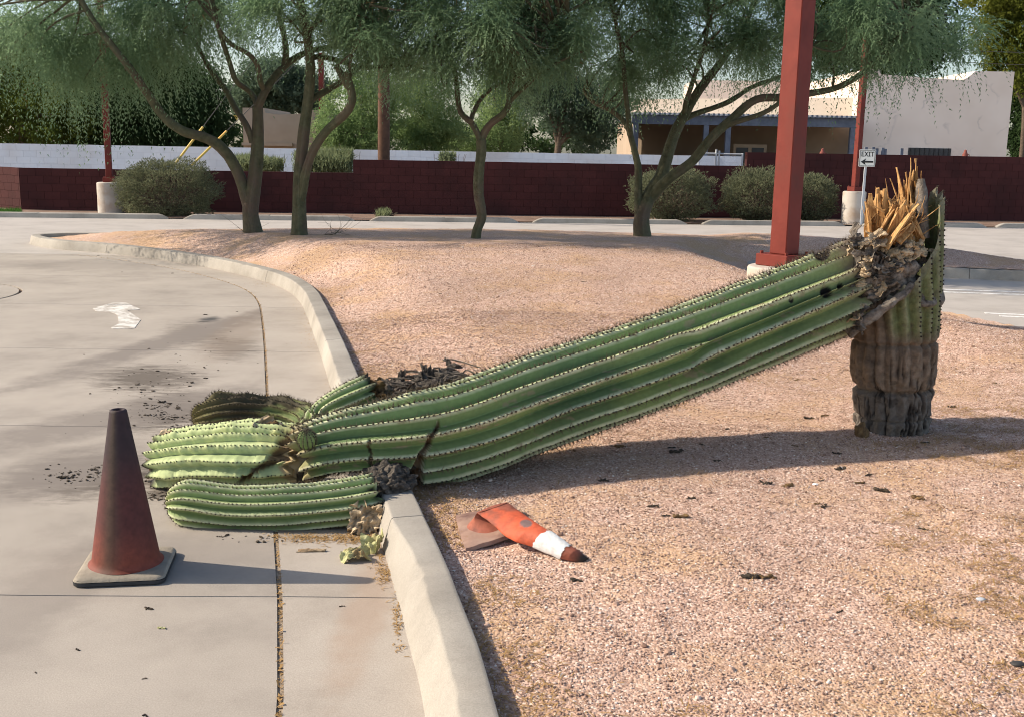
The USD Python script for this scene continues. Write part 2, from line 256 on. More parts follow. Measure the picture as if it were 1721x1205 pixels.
mat('worn_paint', {'g': ('geometry', {}), 'n': ('noise_texture', {'scale': 7, 'detail': 9, 'roughness': 0.78}), 'r': ('rgb_ramp', {'ramp': [(0.43, (0.36, 0.315, 0.265)), (0.56, (0.66, 0.63, 0.58))]}), 'p': ('principled_bsdf', {'roughness': 0.8, 'specular_ior_level': 0.2})},
    [('g.position', 'n.vector'), ('n.fac', 'r.fac'), ('r.color', 'p.base_color')])
mat('road_paint', {'g': ('geometry', {}), 'n': ('noise_texture', {'scale': 9, 'detail': 9, 'roughness': 0.75}), 'r': ('rgb_ramp', {'ramp': [(0.36, (0.44, 0.40, 0.345)), (0.50, (0.80, 0.78, 0.74))]}), 'p': ('principled_bsdf', {'roughness': 0.75, 'specular_ior_level': 0.3})},
    [('g.position', 'n.vector'), ('n.fac', 'r.fac'), ('r.color', 'p.base_color')])
noisy('bark_green', (0.050, 0.054, 0.026), (0.115, 0.108, 0.058), 9, 0.85, 0.9, 40, c2=(0.11, 0.078, 0.055), s2=1.6, bdist=0.025)
noisy('bark_brown', (0.07, 0.05, 0.035), (0.16, 0.115, 0.08), 9, 0.9, 0.8, 30)
tinted('cone_rubber', 0.70, 34, 0.30, 0.25, 0.002, 0.3)
noisy('cone_base', (0.22, 0.185, 0.14), (0.32, 0.275, 0.215), 14, 0.85, 0.3, 60)
noisy('cone_edge', (0.02, 0.02, 0.022), (0.04, 0.04, 0.042), 14, 0.7)
noisy('cone_base_red', (0.26, 0.15, 0.11), (0.34, 0.23, 0.175), 10, 0.85, 0.3, 60, c2=(0.15, 0.08, 0.065), s2=6)
noisy('white_tape', (0.58, 0.57, 0.54), (0.78, 0.77, 0.74), 30, 0.6, 0.5, 60)
leafy('palo_leaf', (0.150, 0.235, 0.125), (0.52, 0.64, 0.37), 0.5, 1.2)
leafy('olive_leaf', (0.085, 0.115, 0.022), (0.34, 0.36, 0.085), 0.5, 0.5)
leafy('dark_leaf', (0.040, 0.070, 0.025), (0.13, 0.18, 0.065), 0.40, 0.5)
leafy('mid_leaf', (0.16, 0.24, 0.09), (0.52, 0.60, 0.27), 0.5, 0.5)
leafy('gray_leaf', (0.10, 0.145, 0.09), (0.26, 0.32, 0.205), 0.45, 0.5)
leafy('yellow_leaf', (0.11, 0.13, 0.02), (0.38, 0.36, 0.075), 0.5, 0.5)
leafy('sage_leaf', (0.14, 0.15, 0.085), (0.34, 0.345, 0.20), 0.35, 2.0)
leafy('weed_leaf', (0.19, 0.22, 0.11), (0.36, 0.39, 0.21), 0.4, 2.0)
leafy('grass_leaf', (0.05, 0.13, 0.02), (0.10, 0.24, 0.04), 0.3, 2.0)
leafy('dry_pod', (0.16, 0.10, 0.05), (0.30, 0.20, 0.11), 0.2, 2.0)

# ------------------------------------------------------------------ island outline and terrain
edge_px = [(722, 1205), (690, 1085), (662, 977), (600, 795), (558, 663), (544, 614), (523, 551), (502, 499), (453, 474), (335, 446), (185, 426), (90, 420), (46, 411)]
EP = [gnd(*p)[:2] for p in edge_px]
tipx, tipy = EP[-1]
ring = [(0.55, -4), (0.15, 0.0), (-0.02, 1.6)] + [tuple(p) for p in EP] + [(tipx - 0.12, tipy + 0.45), (tipx + 0.25, tipy + 0.95), (tipx + 1.2, tipy + 1.2), (-3, 20.6), (0, 20.9), (4, 20.9), (6.2, 20.1), (7.5, 18.9), (8.5, 17.6), (9.3, 16.4), (9.3, 15.75), (8.7, 15.75), (7.7, 16.05), (6.0, 16.5), (4.6, 16.95), (3.9, 17.0), (3.75, 16.3), (4.0, 14.9),
        (4.3, 13.2), (4.7, 11.9), (5.1, 10.7), (5.8, 9.2), (6.6, 7), (7.0, 4), (7.0, -4)]
def chaikin(P, k):
    P = np.asarray(P, float)
    for _ in range(k):
        Q = np.roll(P, -1, 0); P = np.stack([0.75 * P + 0.25 * Q, 0.25 * P + 0.75 * Q], 1).reshape(-1, 2)
    return P
_rp = chaikin(ring, 3)
ISL = Polygon(_rp)
nb = int(ISL.exterior.length / 0.06)
BND = np.array([ISL.exterior.interpolate(i / nb, normalized=True).coords[0] for i in range(nb)])
_ok = Polygon(BND); CCW = _ok.exterior.is_ccw
_tan = np.roll(BND, -1, 0) - np.roll(BND, 1, 0); _tan /= np.linalg.norm(_tan, axis=1)[:, None]
INW = np.stack([-_tan[:, 1], _tan[:, 0]], 1) * (1 if CCW else -1)
for _ in range(6): INW = (np.roll(INW, 1, 0) + 2 * INW + np.roll(INW, -1, 0)); INW /= np.linalg.norm(INW, axis=1)[:, None]
_bt = cKDTree(BND)
shapely.prepare(ISL)
def zsoil(x, y):
    x = np.asarray(x, float); y = np.asarray(y, float); q = np.stack([x, y], -1)
    d = _bt.query(q)[0]
    s = sstep(0.2, 1.5, d)
    h = 0.27 * np.exp(-((y - 17) / 5.5) ** 2) * np.exp(-(x / 9.0) ** 2) + 0.035 + 0.05 * sstep(5, 9, y)
    p = np.stack([x, y, 0 * x], -1)
    return 0.085 + 0.075 * sstep(3.3, 4.2, x) * sstep(7, 9, y) + h * s + 0.035 * (meshkit.fbm(p * 1.3, 3, 3) - 0.5) * sstep(0.2, 0.6, d) + 0.014 * (meshkit.fbm(p * 9, 2, 5) - 0.5)
def hit(px, py):
    d = ray(px, py); ts = np.linspace(2.8, 40, 1500) / d[1]; P = EYE + d[None] * ts[:, None]
    ins = shapely.contains_xy(ISL, P[:, 0], P[:, 1]); z = np.where(ins, zsoil(P[:, 0], P[:, 1]), 0.0)
    i = int(np.argmax(P[:, 2] <= z)); return np.array([P[i, 0], P[i, 1], z[i]])

obj('ground', tm([(-400, -60, -0.03), (400, -60, -0.03), (400, 900, -0.03), (-400, 900, -0.03)], [(0, 1, 2), (0, 2, 3)]), 'earth', kind='structure')
def soil_mesh():
    gx = np.arange(-9.6, 9.6, 0.07); gy = np.arange(1.2, 21.2, 0.07)
    X, Y = np.meshgrid(gx, gy); q = np.stack([X, Y], -1)
    ins = shapely.contains_xy(ISL.buffer(-0.06), X.ravel(), Y.ravel()).reshape(X.shape)
    Z = zsoil(X, Y); idx = np.arange(X.size).reshape(X.shape)
    ok = ins[:-1, :-1] & ins[1:, :-1] & ins[:-1, 1:] & ins[1:, 1:]
    a, b, c, d = idx[:-1, :-1][ok], idx[:-1, 1:][ok], idx[1:, 1:][ok], idx[1:, :-1][ok]
    f = np.vstack([np.stack([a, b, c], -1), np.stack([a, c, d], -1)]); v = np.stack([X, Y, Z], -1).reshape(-1, 3)
    u, inv = np.unique(f, return_inverse=True); return tm(v[u], inv.reshape(-1, 3))
obj('gravel_bed', soil_mesh(), 'granite_gravel', smooth=True, kind='structure')

# kerb of the island, in segments with open joints
kerb = thing('island_kerb', kind='structure')
def kerb_piece(i0, i1):
    ids = np.arange(i0, i1 + 1) % nb
    B = BND[ids].copy(); N_ = INW[ids]; T_ = np.gradient(B, axis=0); T_ /= np.linalg.norm(T_, axis=1)[:, None]
    B[0] += T_[0] * 0.004; B[-1] -= T_[-1] * 0.004
    near = sstep(4.6, 4.2, B[:, 1]) * (B[:, 0] < 2)                       # the nearest run has a softer, more rolled face
    base = np.array([(0.0, -0.03), (0.004, 0.02), (0.022, 0.085), (0.036, 0.132), (0.041, 0.144), (0.052, 0.150), (0.180, 0.152), (0.192, 0.144), (0.196, 0.10), (0.196, -0.03)])
    roll = np.array([(-0.015, -0.03), (0.0, 0.018), (0.024, 0.07), (0.052, 0.108), (0.068, 0.138), (0.082, 0.151), (0.175, 0.152), (0.192, 0.144), (0.196, 0.10), (0.196, -0.03)])
    wob = 0.006 * (meshkit.fbm(np.c_[B * 2.5, 0 * B[:, :1]], 3, 9) - 0.5)
    V = []
    for k in range(len(base)):
        o = base[k][0] * (1 - near) + roll[k][0] * near; z = base[k][1] * (1 - near) + roll[k][1] * near
        chip = 0.008 * np.maximum(meshkit.fbm(np.c_[B * 9, 0 * B[:, :1]], 3, 4) - 0.58, 0) * 8 if k in (4, 5) else 0
        V.append(np.c_[B + N_ * (o + wob + chip)[:, None], z - chip * 0.5 + 0 * o])
    V = np.stack(V, 1)
    g = grid_mesh(V, False); n = V.shape[1]; caps = []
    for r, flip in ((0, 0), (len(B) - 1, 1)):
        o = r * n
        for k in range(1, n - 1): caps.append((o, o + k + 1, o + k) if flip == 0 else (o, o + k, o + k + 1))
    return tm(g.vertices, np.vstack([g.faces, caps]))
joints_px = [(640, 925), (540, 600), (453, 474), (335, 446), (185, 426)]
cuts = [int(_bt.query(gnd(*p)[:2])[1]) for p in joints_px] + [int(_bt.query(q)[1]) for q in [(0.15, 0), (-4, 20.6), (0, 20.9), (4, 20.9), (7.5, 18.9), (8.2, 15.9), (6.95, 16.25), (4.4, 17.0), (2.8, 16), (3.9, 13.3), (5.1, 10.7), (6.6, 7), (7, 0)]]
cuts = sorted(set(cuts))
for a, b in zip(cuts, cuts[1:] + [cuts[0] + nb]): obj('kerb_segment', kerb_piece(a, b), 'kerb_concrete', kerb, smooth=35)

# ------------------------------------------------------------------ road slabs, gutter, markings
road = thing('road', kind='structure')
seam = ISL.buffer(0.47)                                                  # gutter pan 0.47 m wide
GAP = 0.011
lines = []
Y1, Y2, Y3 = gnd(250, 1000)[1], gnd(160, 720)[1], gnd(500, 591)[1]
ang = math.atan2(gnd(470, 990)[1] - gnd(0, 1009)[1], gnd(470, 990)[0] - gnd(0, 1009)[0])
sp = (Y3 - Y1) / 2
trans = [Y1 + sp * k for k in range(-2, 8)]
def joint_line(y, x0=-30, x1=1.2):
    xs = np.linspace(x0, x1, 60); return LineString([(x, y + math.tan(0.02) * (x + 1.2) + 0.006 * math.sin(x * 3.1 + y)) for x in xs])
cutter = shapely.union_all([joint_line(y).buffer(0.004) for y in trans] + [LineString([(-4.9, -3), (-5.0, 10)]).buffer(0.004)])
arc = Point(gnd(-30, 498)[0] - 0.9, gnd(10, 498)[1]).buffer(gnd(22, 497)[0] - gnd(-30, 498)[0] + 0.9, 64)
whole = sbox(-30, -4, 1.2, 22.2).difference(ISL.buffer(-0.012))
left = whole.intersection(sbox(-30, -4, 0.6, 17.5))
gut = left.intersection(seam).difference(seam.exterior.buffer(GAP)).difference(cutter)
pan = left.difference(seam.buffer(GAP)).difference(cutter).difference(arc.exterior.buffer(0.02))
def pieces(poly): return [g for g in (poly.geoms if hasattr(poly, 'geoms') else [poly]) if g.geom_type == 'Polygon' and g.area > 0.01]
for g in pieces(pan): obj('slab', extr(g.simplify(0.002), -0.02, 0.0), 'road_concrete', road)
gutter = thing('gutter', kind='structure')
for g in pieces(gut): obj('gutter_slab', extr(g.simplify(0.002), -0.02, 0.001), 'gutter_concrete', gutter)
far = sbox(-60, 17.508, 60, 40).union(sbox(0.608, -4, 60, 17.6)).difference(ISL.buffer(-0.012))
FK0, FK1 = gnd(100, 367)[:2], gnd(1650, 383.5)[:2]                        # road side line of the far kerbs
fd = unit(FK1 - FK0); fn = np.array([-fd[1], fd[0]])
far = far.intersection(Polygon([FK0 - fd * 60 - fn * 60, FK1 + fd * 60 - fn * 60, FK1 + fd * 60 + fn * 0.25, FK0 - fd * 60 + fn * 0.25]))
obj('lane', extr(far, -0.02, 0.0005), 'lane_concrete', kind='structure')
obj('seam_fill', extr(seam.exterior.buffer(0.014).intersection(left), -0.025, -0.0065), 'sand_fill', kind='structure')
# gutter seam filler
fill = []
for k in range(2600):
    i = rng.integers(0, len(EP) - 1)
sl = [p for p in np.array(seam.exterior.coords) if p[0] < 0.5 and 1.5 < p[1] < 17.5]
ss = LineString(sl)
cr = []
for k in range(1800):
    p = ss.interpolate(rng.random() ** 1.0, normalized=True); a = rng.random() * 7; L = rng.uniform(0.004, 0.016); w = L * rng.uniform(0.15, 0.5)
    c = np.array([p.x + rng.normal(0, 0.005), p.y, rng.uniform(-0.006, 0.003)])
    u = np.array([math.cos(a), math.sin(a), rng.normal(0, 0.4)]); n_ = np.array([-math.sin(a), math.cos(a), 0])
    cr.append(np.array([c - u * L - n_ * w, c - u * L + n_ * w, c + u * L]))
cr = np.array(cr).reshape(-1, 3)
obj('seam_litter', tm(cr, np.arange(len(cr)).reshape(-1, 3)), 'straw', label='straw and grit packed in the long gutter seam of the concrete road', cat='litter', kind='stuff')
# faded arrow
apx = [(452, 428), (560, 398), (604, 401), (674, 433), (606, 437), (634, 455), (674, 483), (642, 525), (536, 523), (578, 502), (572, 458), (540, 446), (468, 440)]
ap = Polygon([gnd(x * 0.3486, 370 + y * 0.3486)[:2] for x, y in apx]).buffer(0.05).buffer(-0.09).buffer(0.05).difference(cutter.buffer(0.01))
obj('arrow_marking', extr(ap, -0.005, 0.004), 'worn_paint', label='faded white turn arrow painted on the concrete road', cat='road marking')
for k, (pa, pb, w) in enumerate([((1540, 485.5), (1790, 494), 0.07), ((1540, 490), (1790, 498.5), 0.07), ((1655, 527), (1790, 533), 0.06), ((1680, 532), (1790, 537), 0.06)]):
    A_, B_ = gnd(*pa)[:2], gnd(*pb)[:2]; s = LineString([A_, B_ + (B_ - A_) * 1.5]).buffer(w / 2, cap_style='flat').difference(ISL.buffer(0.02))
    obj('lane_stripe', extr(s, -0.004, 0.0045), 'road_paint', label=['farther stripe of the far white pair on the lane behind the stump', 'nearer stripe of the far white pair on the lane behind the stump', 'farther stripe of the near white pair at the gravel edge', 'nearer stripe of the near white pair at the gravel edge'][k], cat='road marking')

# far kerbs: long low bars with sloping ends and gaps
fk = thing('far_kerb', kind='structure')
fkx = [(-160, 283), (308, 596), (621, 872), (895, 1156), (1180, 1422), (1450, 1661), (1676, 1900)]
def on_far(px):
    d = ray(px, 370); t = np.linalg.solve(np.array([[d[0], -fd[0]], [d[1], -fd[1]]]), FK0 - 0); return FK0 + fd * t[1]
for a, b in fkx:
    A_, B_ = on_far(a), on_far(b); L = np.linalg.norm(B_ - A_); U, N3 = np.r_[fd, 0], np.r_[fn, 0]
    prof = [(0.0, -0.02), (0.012, 0.10), (0.03, 0.125), (0.15, 0.125), (0.165, 0.10), (0.17, -0.02)]
    V = []
    for s, zk in ((0.0, 0.12), (0.07, 0.42), (0.17, 0.8), (0.27, 1.0), (L / 2 - 0.012, 1.0), (L / 2, 0.9), (L / 2 + 0.012, 1.0), (L - 0.27, 1.0), (L - 0.17, 0.8), (L - 0.07, 0.42), (L, 0.12)):
        V.append([np.r_[A_, 0] + U * s + N3 * o + np.array([0, 0, z * zk if z > 0 else z]) for o, z in prof])
    obj('kerb_segment', grid_mesh(np.array(V), False), 'kerb_concrete', fk, smooth=30)
def farstrip(off0, off1, z, e=60): return tm([np.r_[FK0 - fd * e + fn * off0, z], np.r_[FK1 + fd * e + fn * off0, z], np.r_[FK1 + fd * e + fn * off1, z], np.r_[FK0 - fd * e + fn * off1, z]], [(0, 1, 2), (0, 2, 3)])
obj('planter_bed', farstrip(0.08, 4.0, 0.03), 'bed_soil', kind='structure')

# ------------------------------------------------------------------ block walls
WOFF = 2.7                                                                # maroon wall stands this far behind the far kerb
def wall_xy(px, off):
    d = ray(px, 330); t = np.linalg.solve(np.array([[d[0], -fd[0]], [d[1], -fd[1]]]), FK0 + fn * off); return FK0 + fn * off + fd * t[1]
def block_wall(parent, A_, B_, ztop, z0, bm, mm, maxparts, bh=0.203, bl=0.406, th=0.2, name='block', zvis=0.0, gap=0.009):
    A_, B_ = np.asarray(A_, float), np.asarray(B_, float); U2 = unit(B_ - A_); N2 = np.array([U2[1], -U2[0]])                # N2 faces the camera
    L = np.linalg.norm(B_ - A_); a = math.atan2(U2[1], U2[0])
    core = bx(0, L, 0.008, th, z0, ztop - 0.002); 
    T_ = trimesh.transformations.rotation_matrix(a, [0, 0, 1]); T_[:2, 3] = A_
    core.apply_transform(T_); obj('core', core, mm, parent)
    rows = int(round((ztop - z0) / bh)); rest = []; parts = 0
    for r in range(rows):
        zt = ztop - r * bh; zb = zt - bh + gap
        if zt < zvis: break
        x = -bl / 2 * (r % 2)
        while x < L - 0.02:
            x0, x1 = max(x, 0), min(x + bl - gap, L); x += bl
            if x1 - x0 < 0.03: continue
            pr = rng.uniform(-0.002, 0.002)
            b = bx(x0, x1, pr, 0.05, zb, zt) if r else bx(x0, x1, pr, th + 0.004, zb, zt + 0.001)
            b.apply_transform(T_); q = proj(b.centroid)
            if -20 < q[0] < PW + 20 and parts < maxparts: obj(name, b, bm, parent); parts += 1
            else: rest.append(b)
    if rest: obj('other_blocks', cat(rest), bm, parent, kind='stuff')
c0 = wall_xy(35, WOFF); c1 = wall_xy(594, WOFF); c2 = wall_xy(1252, WOFF); c3 = wall_xy(1900, WOFF)
z1, z2, z3 = pt(300, 287, wall_xy(300, WOFF)[1])[2], pt(900, 274, wall_xy(900, WOFF)[1])[2], pt(1500, 261, wall_xy(1500, WOFF)[1])[2]
wl = thing('block_wall', 'low dark maroon painted block wall behind the round shrub at left', 'wall', np.r_[c0, 0]); block_wall(wl, c0, c1, z1, -0.02, 'wall_paint', 'wall_mortar', 110)
wl = thing('block_wall', 'mid height maroon painted block wall between the low run and the tall run', 'wall', np.r_[c1, 0]); block_wall(wl, c1, c2, z2, -0.02, 'wall_paint', 'wall_mortar', 100)
wl = thing('block_wall', 'tallest run of maroon block wall in front of the pink stucco house', 'wall', np.r_[c2, 0]); block_wall(wl, c2, c3, z3, -0.02, 'wall_paint', 'wall_mortar', 90)
e0 = c0 + np.array([-3.2, 2.6])
wl = thing('block_wall', 'short sunlit red end of the block wall at the left edge', 'wall', np.r_[c0, 0]); block_wall(wl, e0, c0 - fd * 0.01, z1, -0.02, 'wall_paint', 'wall_mortar', 80)
AL = 8.5
w0, w1 = wall_xy(-150, AL), wall_xy(1245, AL)
wz = pt(500, 250.5, wall_xy(500, AL)[1])[2]
wl = thing('white_block_wall', 'long white painted block wall across the alley behind the maroon wall', 'wall', np.r_[w0, 0]); block_wall(wl, w0, w1, wz, -0.02, 'white_block', 'white_mortar', 290, zvis=0.9, gap=0.005)

# ------------------------------------------------------------------ houses beyond the walls
def house_box(parent, name, px0, px1, pytop, y, mat_, depth=8.0, turn=0.0, z0=-0.02, steps=None):
    """stucco volume whose front spans px0..px1 at distance y; steps: list of (px fraction, extra height, width fraction) parapet rises"""
    a = pt(px0, 200, y); b = pt(px1, 200, y); zt = pt((px0 + px1) / 2, pytop, y)[2]
    w = b[0] - a[0]; prof = [(0, z0), (w, z0), (w, zt)]
    prof = Polygon([(0, z0)] + [(w, z0)] + (steps(w, zt) if steps else [(w, zt), (0, zt)]))
    e = trimesh.creation.extrude_polygon(prof, depth, engine='earcut')           # xy profile along z
    v = e.vertices; e = tm(np.c_[v[:, 0], depth - v[:, 2], v[:, 1]] * 1.0, e.faces); e.fix_normals()
    v = e.vertices.copy(); v = v + 0.015 * (meshkit.fbm(v * 0.9, 2, 3)[:, None] - 0.5)
    e = tm(v, e.faces); T_ = trimesh.transformations.rotation_matrix(turn, [0, 0, 1]); T_[:3, 3] = (a[0], a[1], 0); e.apply_transform(T_)
    return obj(name, e, mat_, parent), a, w, zt
BY = 47.0
hs = thing('stucco_house', 'pink and cream stucco house with flat parapets and a dark pergola porch', 'house', pt(1450, 260, BY) * [1, 1, 0])
def st_right(w, zt): return [(w, zt), (w * 0.735, zt - 0.0), (w * 0.72, zt - 0.10), (w * 0.685, zt - 0.28), (w * 0.66, zt - 0.36), (w * 0.64, zt - 0.38), (w * 0.10, zt - 0.20), (w * 0.09, zt + 0.0), (0, zt + 0.0)]
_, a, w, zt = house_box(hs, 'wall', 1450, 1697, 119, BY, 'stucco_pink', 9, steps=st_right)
p0, p1 = pt(1527, 249, BY - 0.03), pt(1598, 262, BY - 0.03)
wn = obj('window', bx(p0[0], p1[0], BY - 0.01, BY + 0.06, p1[2] - 0.5, p0[2]), 'dark_glass', hs)
for k in range(9): x = p0[0] + (p1[0] - p0[0]) * (k + 0.5) / 9; obj('bar', bx(x - 0.018, x + 0.018, BY - 0.05, BY - 0.02, p1[2] - 0.5, p0[2]), 'dark_metal', wn)
# cream parapet of the set-back wing, turned towards the sun
q0 = pt(1060, 200, BY + 6.8); q1 = pt(1452, 200, BY + 1.3); dxy = (q1 - q0)[:2]; tl = np.linalg.norm(dxy); ta = math.atan2(dxy[1], dxy[0])
zt2, zb2 = pt(1300, 163, BY + 2)[2], -0.02
pw = bx(0, tl, 0, 6, zb2, zt2); T_ = trimesh.transformations.rotation_matrix(ta, [0, 0, 1]); T_[:2, 3] = q0[:2]; pw.apply_transform(T_)
obj('wing_wall', pw, 'stucco_cream', hs)
q2 = pt(1205, 135, BY + 4.4); q3 = pt(1420, 135, BY + 3.4)
# back wall parapet step
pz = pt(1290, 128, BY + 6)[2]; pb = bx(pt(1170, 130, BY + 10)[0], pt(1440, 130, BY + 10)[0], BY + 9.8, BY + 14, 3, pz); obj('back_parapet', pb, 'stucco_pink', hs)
# porch: roof beam, rafters, posts, shaded back wall things
zc0, zc1 = pt(1250, 197, BY - 1)[2], pt(1250, 212, BY - 1)[2]
xa, xb = pt(1062, 200, BY - 1)[0], pt(1440, 200, BY - 1)[0]
obj('porch_beam', bx(xa, xb, BY - 1.1, BY - 0.9, zc1, zc0), 'pergola_wood', hs)
obj('porch_deck', bx(xa, xb, BY - 0.88, BY + 6.6, zc0 - 0.12, zc0 - 0.06), 'pergola_wood', hs)  # deck deepened out of view to keep sun off the porch wall
obj('porch_end_wall', bx(xa + 0.06, xa + 0.26, BY - 0.85, BY + 6.0, -0.02, zc0 - 0.13), 'stucco_tan', hs); obj('porch_inner_wall', tm([pt(1060, 230, BY + 6.2) * [1, 1, 0], pt(1452, 230, BY + 1.1) * [1, 1, 0], pt(1452, 230, BY + 1.1) * [1, 1, 0] + [0, 0, zc0 - 0.15], pt(1060, 230, BY + 6.2) * [1, 1, 0] + [0, 0, zc0 - 0.15]], [(0, 1, 2), (0, 2, 3)]), 'stucco_tan', hs)  # end wall added to block sun; inner wall's darker tan carries porch shade
n = 46
for k in range(n):
    x = xa + (xb - xa) * (k + 0.5) / n
    obj('rafter', bx(x - 0.045, x + 0.045, BY - 1.3, BY + 2.2, zc0 + 0.003, zc0 + 0.11), 'pergola_wood', hs)
for px_ in (1068, 1186, 1223, 1432):
    x = pt(px_, 230, BY - 1)[0]; obj('porch_post', chambox(0.22, 0.2, zc1 - 0.003).apply_translation((x, BY - 1, (zc1 - 0.003) / 2)), 'pergola_wood', hs)
d0, d1 = pt(1228, 243, BY + 2.3), pt(1282, 262, BY + 2.3)
fr = obj('door', bx(d0[0], d1[0], BY + 1.6, BY + 1.72, 0, d0[2]), 'stucco_tan', hs)
for k in range(2):
    xk = d0[0] + (d1[0] - d0[0]) * (0.08 + 0.47 * k); obj('pane', bx(xk, xk + (d1[0] - d0[0]) * 0.36, BY + 1.57, BY + 1.59, 0.2, d0[2] - 0.15), 'dark_glass', fr)
h2 = thing('small_house', 'small tan stucco house with stepped parapet behind the white wall', 'house', pt(470, 250, 52) * [1, 1, 0])
def st_small(w, zt): return [(w, zt - 0.05), (w * 0.80, zt - 0.05), (w * 0.77, zt - 0.22), (w * 0.45, zt - 0.28), (w * 0.28, zt - 0.22), (w * 0.26, zt), (0, zt)]
house_box(h2, 'wall', 408, 546, 183, 52, 'stucco_tan', 6, steps=st_small)
p = pt(408, 240, 51.9); p_ = pt(492, 245, 51.9); obj('ledge', bx(p[0] - 0.02, p_[0], 51.75, 51.99, p[2] - 0.14, p[2]), 'stucco_tan', h2)
p = pt(532, 198, 51.9); 
for k in range(6): obj('vent_slat', bx(p[0] - 0.14, p[0] + 0.14, 51.94, 51.985, p[2] - 0.07 * k - 0.03, p[2] - 0.07 * k), 'pergola_wood', h2)
pp = pt(395, 199, 51); obj('hanging_sign', trimesh.creation.cylinder(0.13, 0.03, sections=20).apply_transform(trimesh.transformations.rotation_matrix(math.pi / 2, [1, 0, 0])).apply_translation(pp), 'yellow_plastic', h2)
# clay pots on the house wall
for k, (px_, py_) in enumerate([(1382, 252), (1622, 254)]):
    p = pt(px_, py_ + 8, BY - (2.0 if k == 0 else 0.45)); t = thing('clay_pot', ['red clay ornament standing in the porch shade', 'red clay ornament beside the barred window'][k], 'pot', p - [0, 0, 0.4])
    r_ = trimesh.creation.revolve([(0, -0.5), (0.08, -0.5), (0.13, -0.3), (0.11, -0.1), (0.06, 0.0), (0.06, 0.06), (0, 0.1)], sections=16); r_.apply_translation(p + [0, 0, 0.15]); obj('body', r_, 'red_clay', t, smooth=40)
    h_ = trimesh.creation.torus(0.05, 0.016, 12, 8); h_.apply_transform(trimesh.transformations.rotation_matrix(math.pi / 2, [1, 0, 0])); h_.apply_translation(p + [0.13, 0, 0.0]); obj('handle', h_, 'red_clay', t, smooth=40)
# dark picket pieces above the tall wall
pf = thing('picket_fence', 'row of dark uneven pickets showing above the maroon wall by the sign', 'fence', pt(1470, 262, 36) * [1, 1, 0])
for px_, py_ in ((1447, 250), (1456, 248), (1468, 248), (1474, 250), (1484, 249), (1488, 251), (1516, 250)):
    p = pt(px_, py_, 36); obj('picket', bx(p[0] - 0.045, p[0] + 0.045, 35.97, 36.03, 0.0, p[2]), 'pergola_wood', pf)
obj('rail', bx(pt(1440, 255, 36)[0], pt(1520, 255, 36)[0], 36.04, 36.08, 1.2, 1.3), 'pergola_wood', pf)
# pipe gate in front of the white wall
gp = thing('pipe_gate', 'pale pipe frame fence in front of the white wall right of the third tree', 'gate', pt(1205, 262, 33) * [1, 1, 0])
for px_, py_ in ((1175, 257), (1204, 252), (1209, 254), (1248, 258)):
    p = pt(px_, py_, 33); obj('post', tube([(p[0], 33, -0.02), (p[0], 33, p[2])], 0.028, 10), 'galvanised', gp, smooth=40)
pa, pb = pt(1173, 258, 33), pt(1249, 260, 33); obj('rail', tube([(pa[0], 33, pa[2]), (pb[0], 33, pb[2])], 0.022, 8), 'galvanised', gp, smooth=40)
obj('rail', tube([(pa[0], 33, 0.9), (pb[0], 33, 0.9)], 0.022, 8), 'galvanised', gp, smooth=40)
wm = []
for k in range(60):
    x = pa[0] + (pb[0] - pa[0]) * k / 59
    for s in (-1, 1):
        wm.append(tube([(x, 33.0 + 0.006 * s, 0.9), (np.clip(x + s * 0.8, pa[0], pb[0]), 33 + 0.006 * s, 0.9 + (pa[2] - 0.92) * min(1, abs(np.clip(x + s * 0.8, pa[0], pb[0]) - x) / 0.8))], 0.0025, 3, False))
obj('wire_mesh', cat(wm), 'galvanised', gp)

# ------------------------------------------------------------------ red lamp posts
def lamp_post(base, w, rot, ph, pr, label, top=9.0):
    x, y, z = base; t = thing('lamp_post', label, 'lamp post', base, group=None)
    prof = [(0, -0.06), (pr, -0.06), (pr, ph - 0.03), (pr - 0.012, ph - 0.008), (pr - 0.035, ph), (0, ph)]
    c = trimesh.creation.revolve(prof, sections=48); c.apply_translation(base); obj('pedestal', c, 'pedestal_concrete', t, smooth=35)
    s = w * 1.9
    b = rotz(chambox(s, s, 0.115, 0.006), rot); b.apply_translation((x, y, z + ph + 0.06)); bp = obj('base_cover', b, 'red_paint', t)
    for k in range(4):
        a = rot + math.pi / 4 + k * math.pi / 2; n_ = trimesh.creation.cylinder(0.018, 0.03, sections=6); n_.apply_translation((x + math.cos(a) * s * 0.56, y + math.sin(a) * s * 0.56, z + ph + 0.13)); obj('nut', n_, 'red_paint', bp)
    p_ = rotz(chambox(w, w, top - ph, 0.008), rot); p_.apply_translation((x, y, z + ph + 0.119 + (top - ph) / 2)); obj('pole', p_, 'red_paint', t)
    hh = rotz(chambox(0.16, 0.9, 0.16, 0.03), rot); hh.apply_translation((x, y + 0.5, z + top + 0.2)); obj('lamp_head', hh, 'red_paint', t)
    lens = rotz(chambox(0.12, 0.6, 0.02, 0.004), rot); lens.apply_translation((x, y + 0.6, z + top + 0.106)); obj('lens', lens, 'sign_white', t)
NP = hit(1311, 528); NP[2] -= 0.02
_pw = 47 / F * NP[1] / 1.36
lamp_post(NP, _pw, math.radians(37), pt(1255, 446, NP[1])[2] - NP[2], 0.35, 'near thick red lamp post on a concrete pedestal behind the fallen cactus')
LP_ = gnd(187, 360); RP_ = gnd(1432, 379, 0.0); RP_[2] = 0.03
lamp_post(np.array([LP_[0], LP_[1], 0.0]), 0.15, math.radians(12), pt(187, 307, LP_[1])[2], 0.32, 'red lamp post on a pedestal at far left beside the large grey shrub')
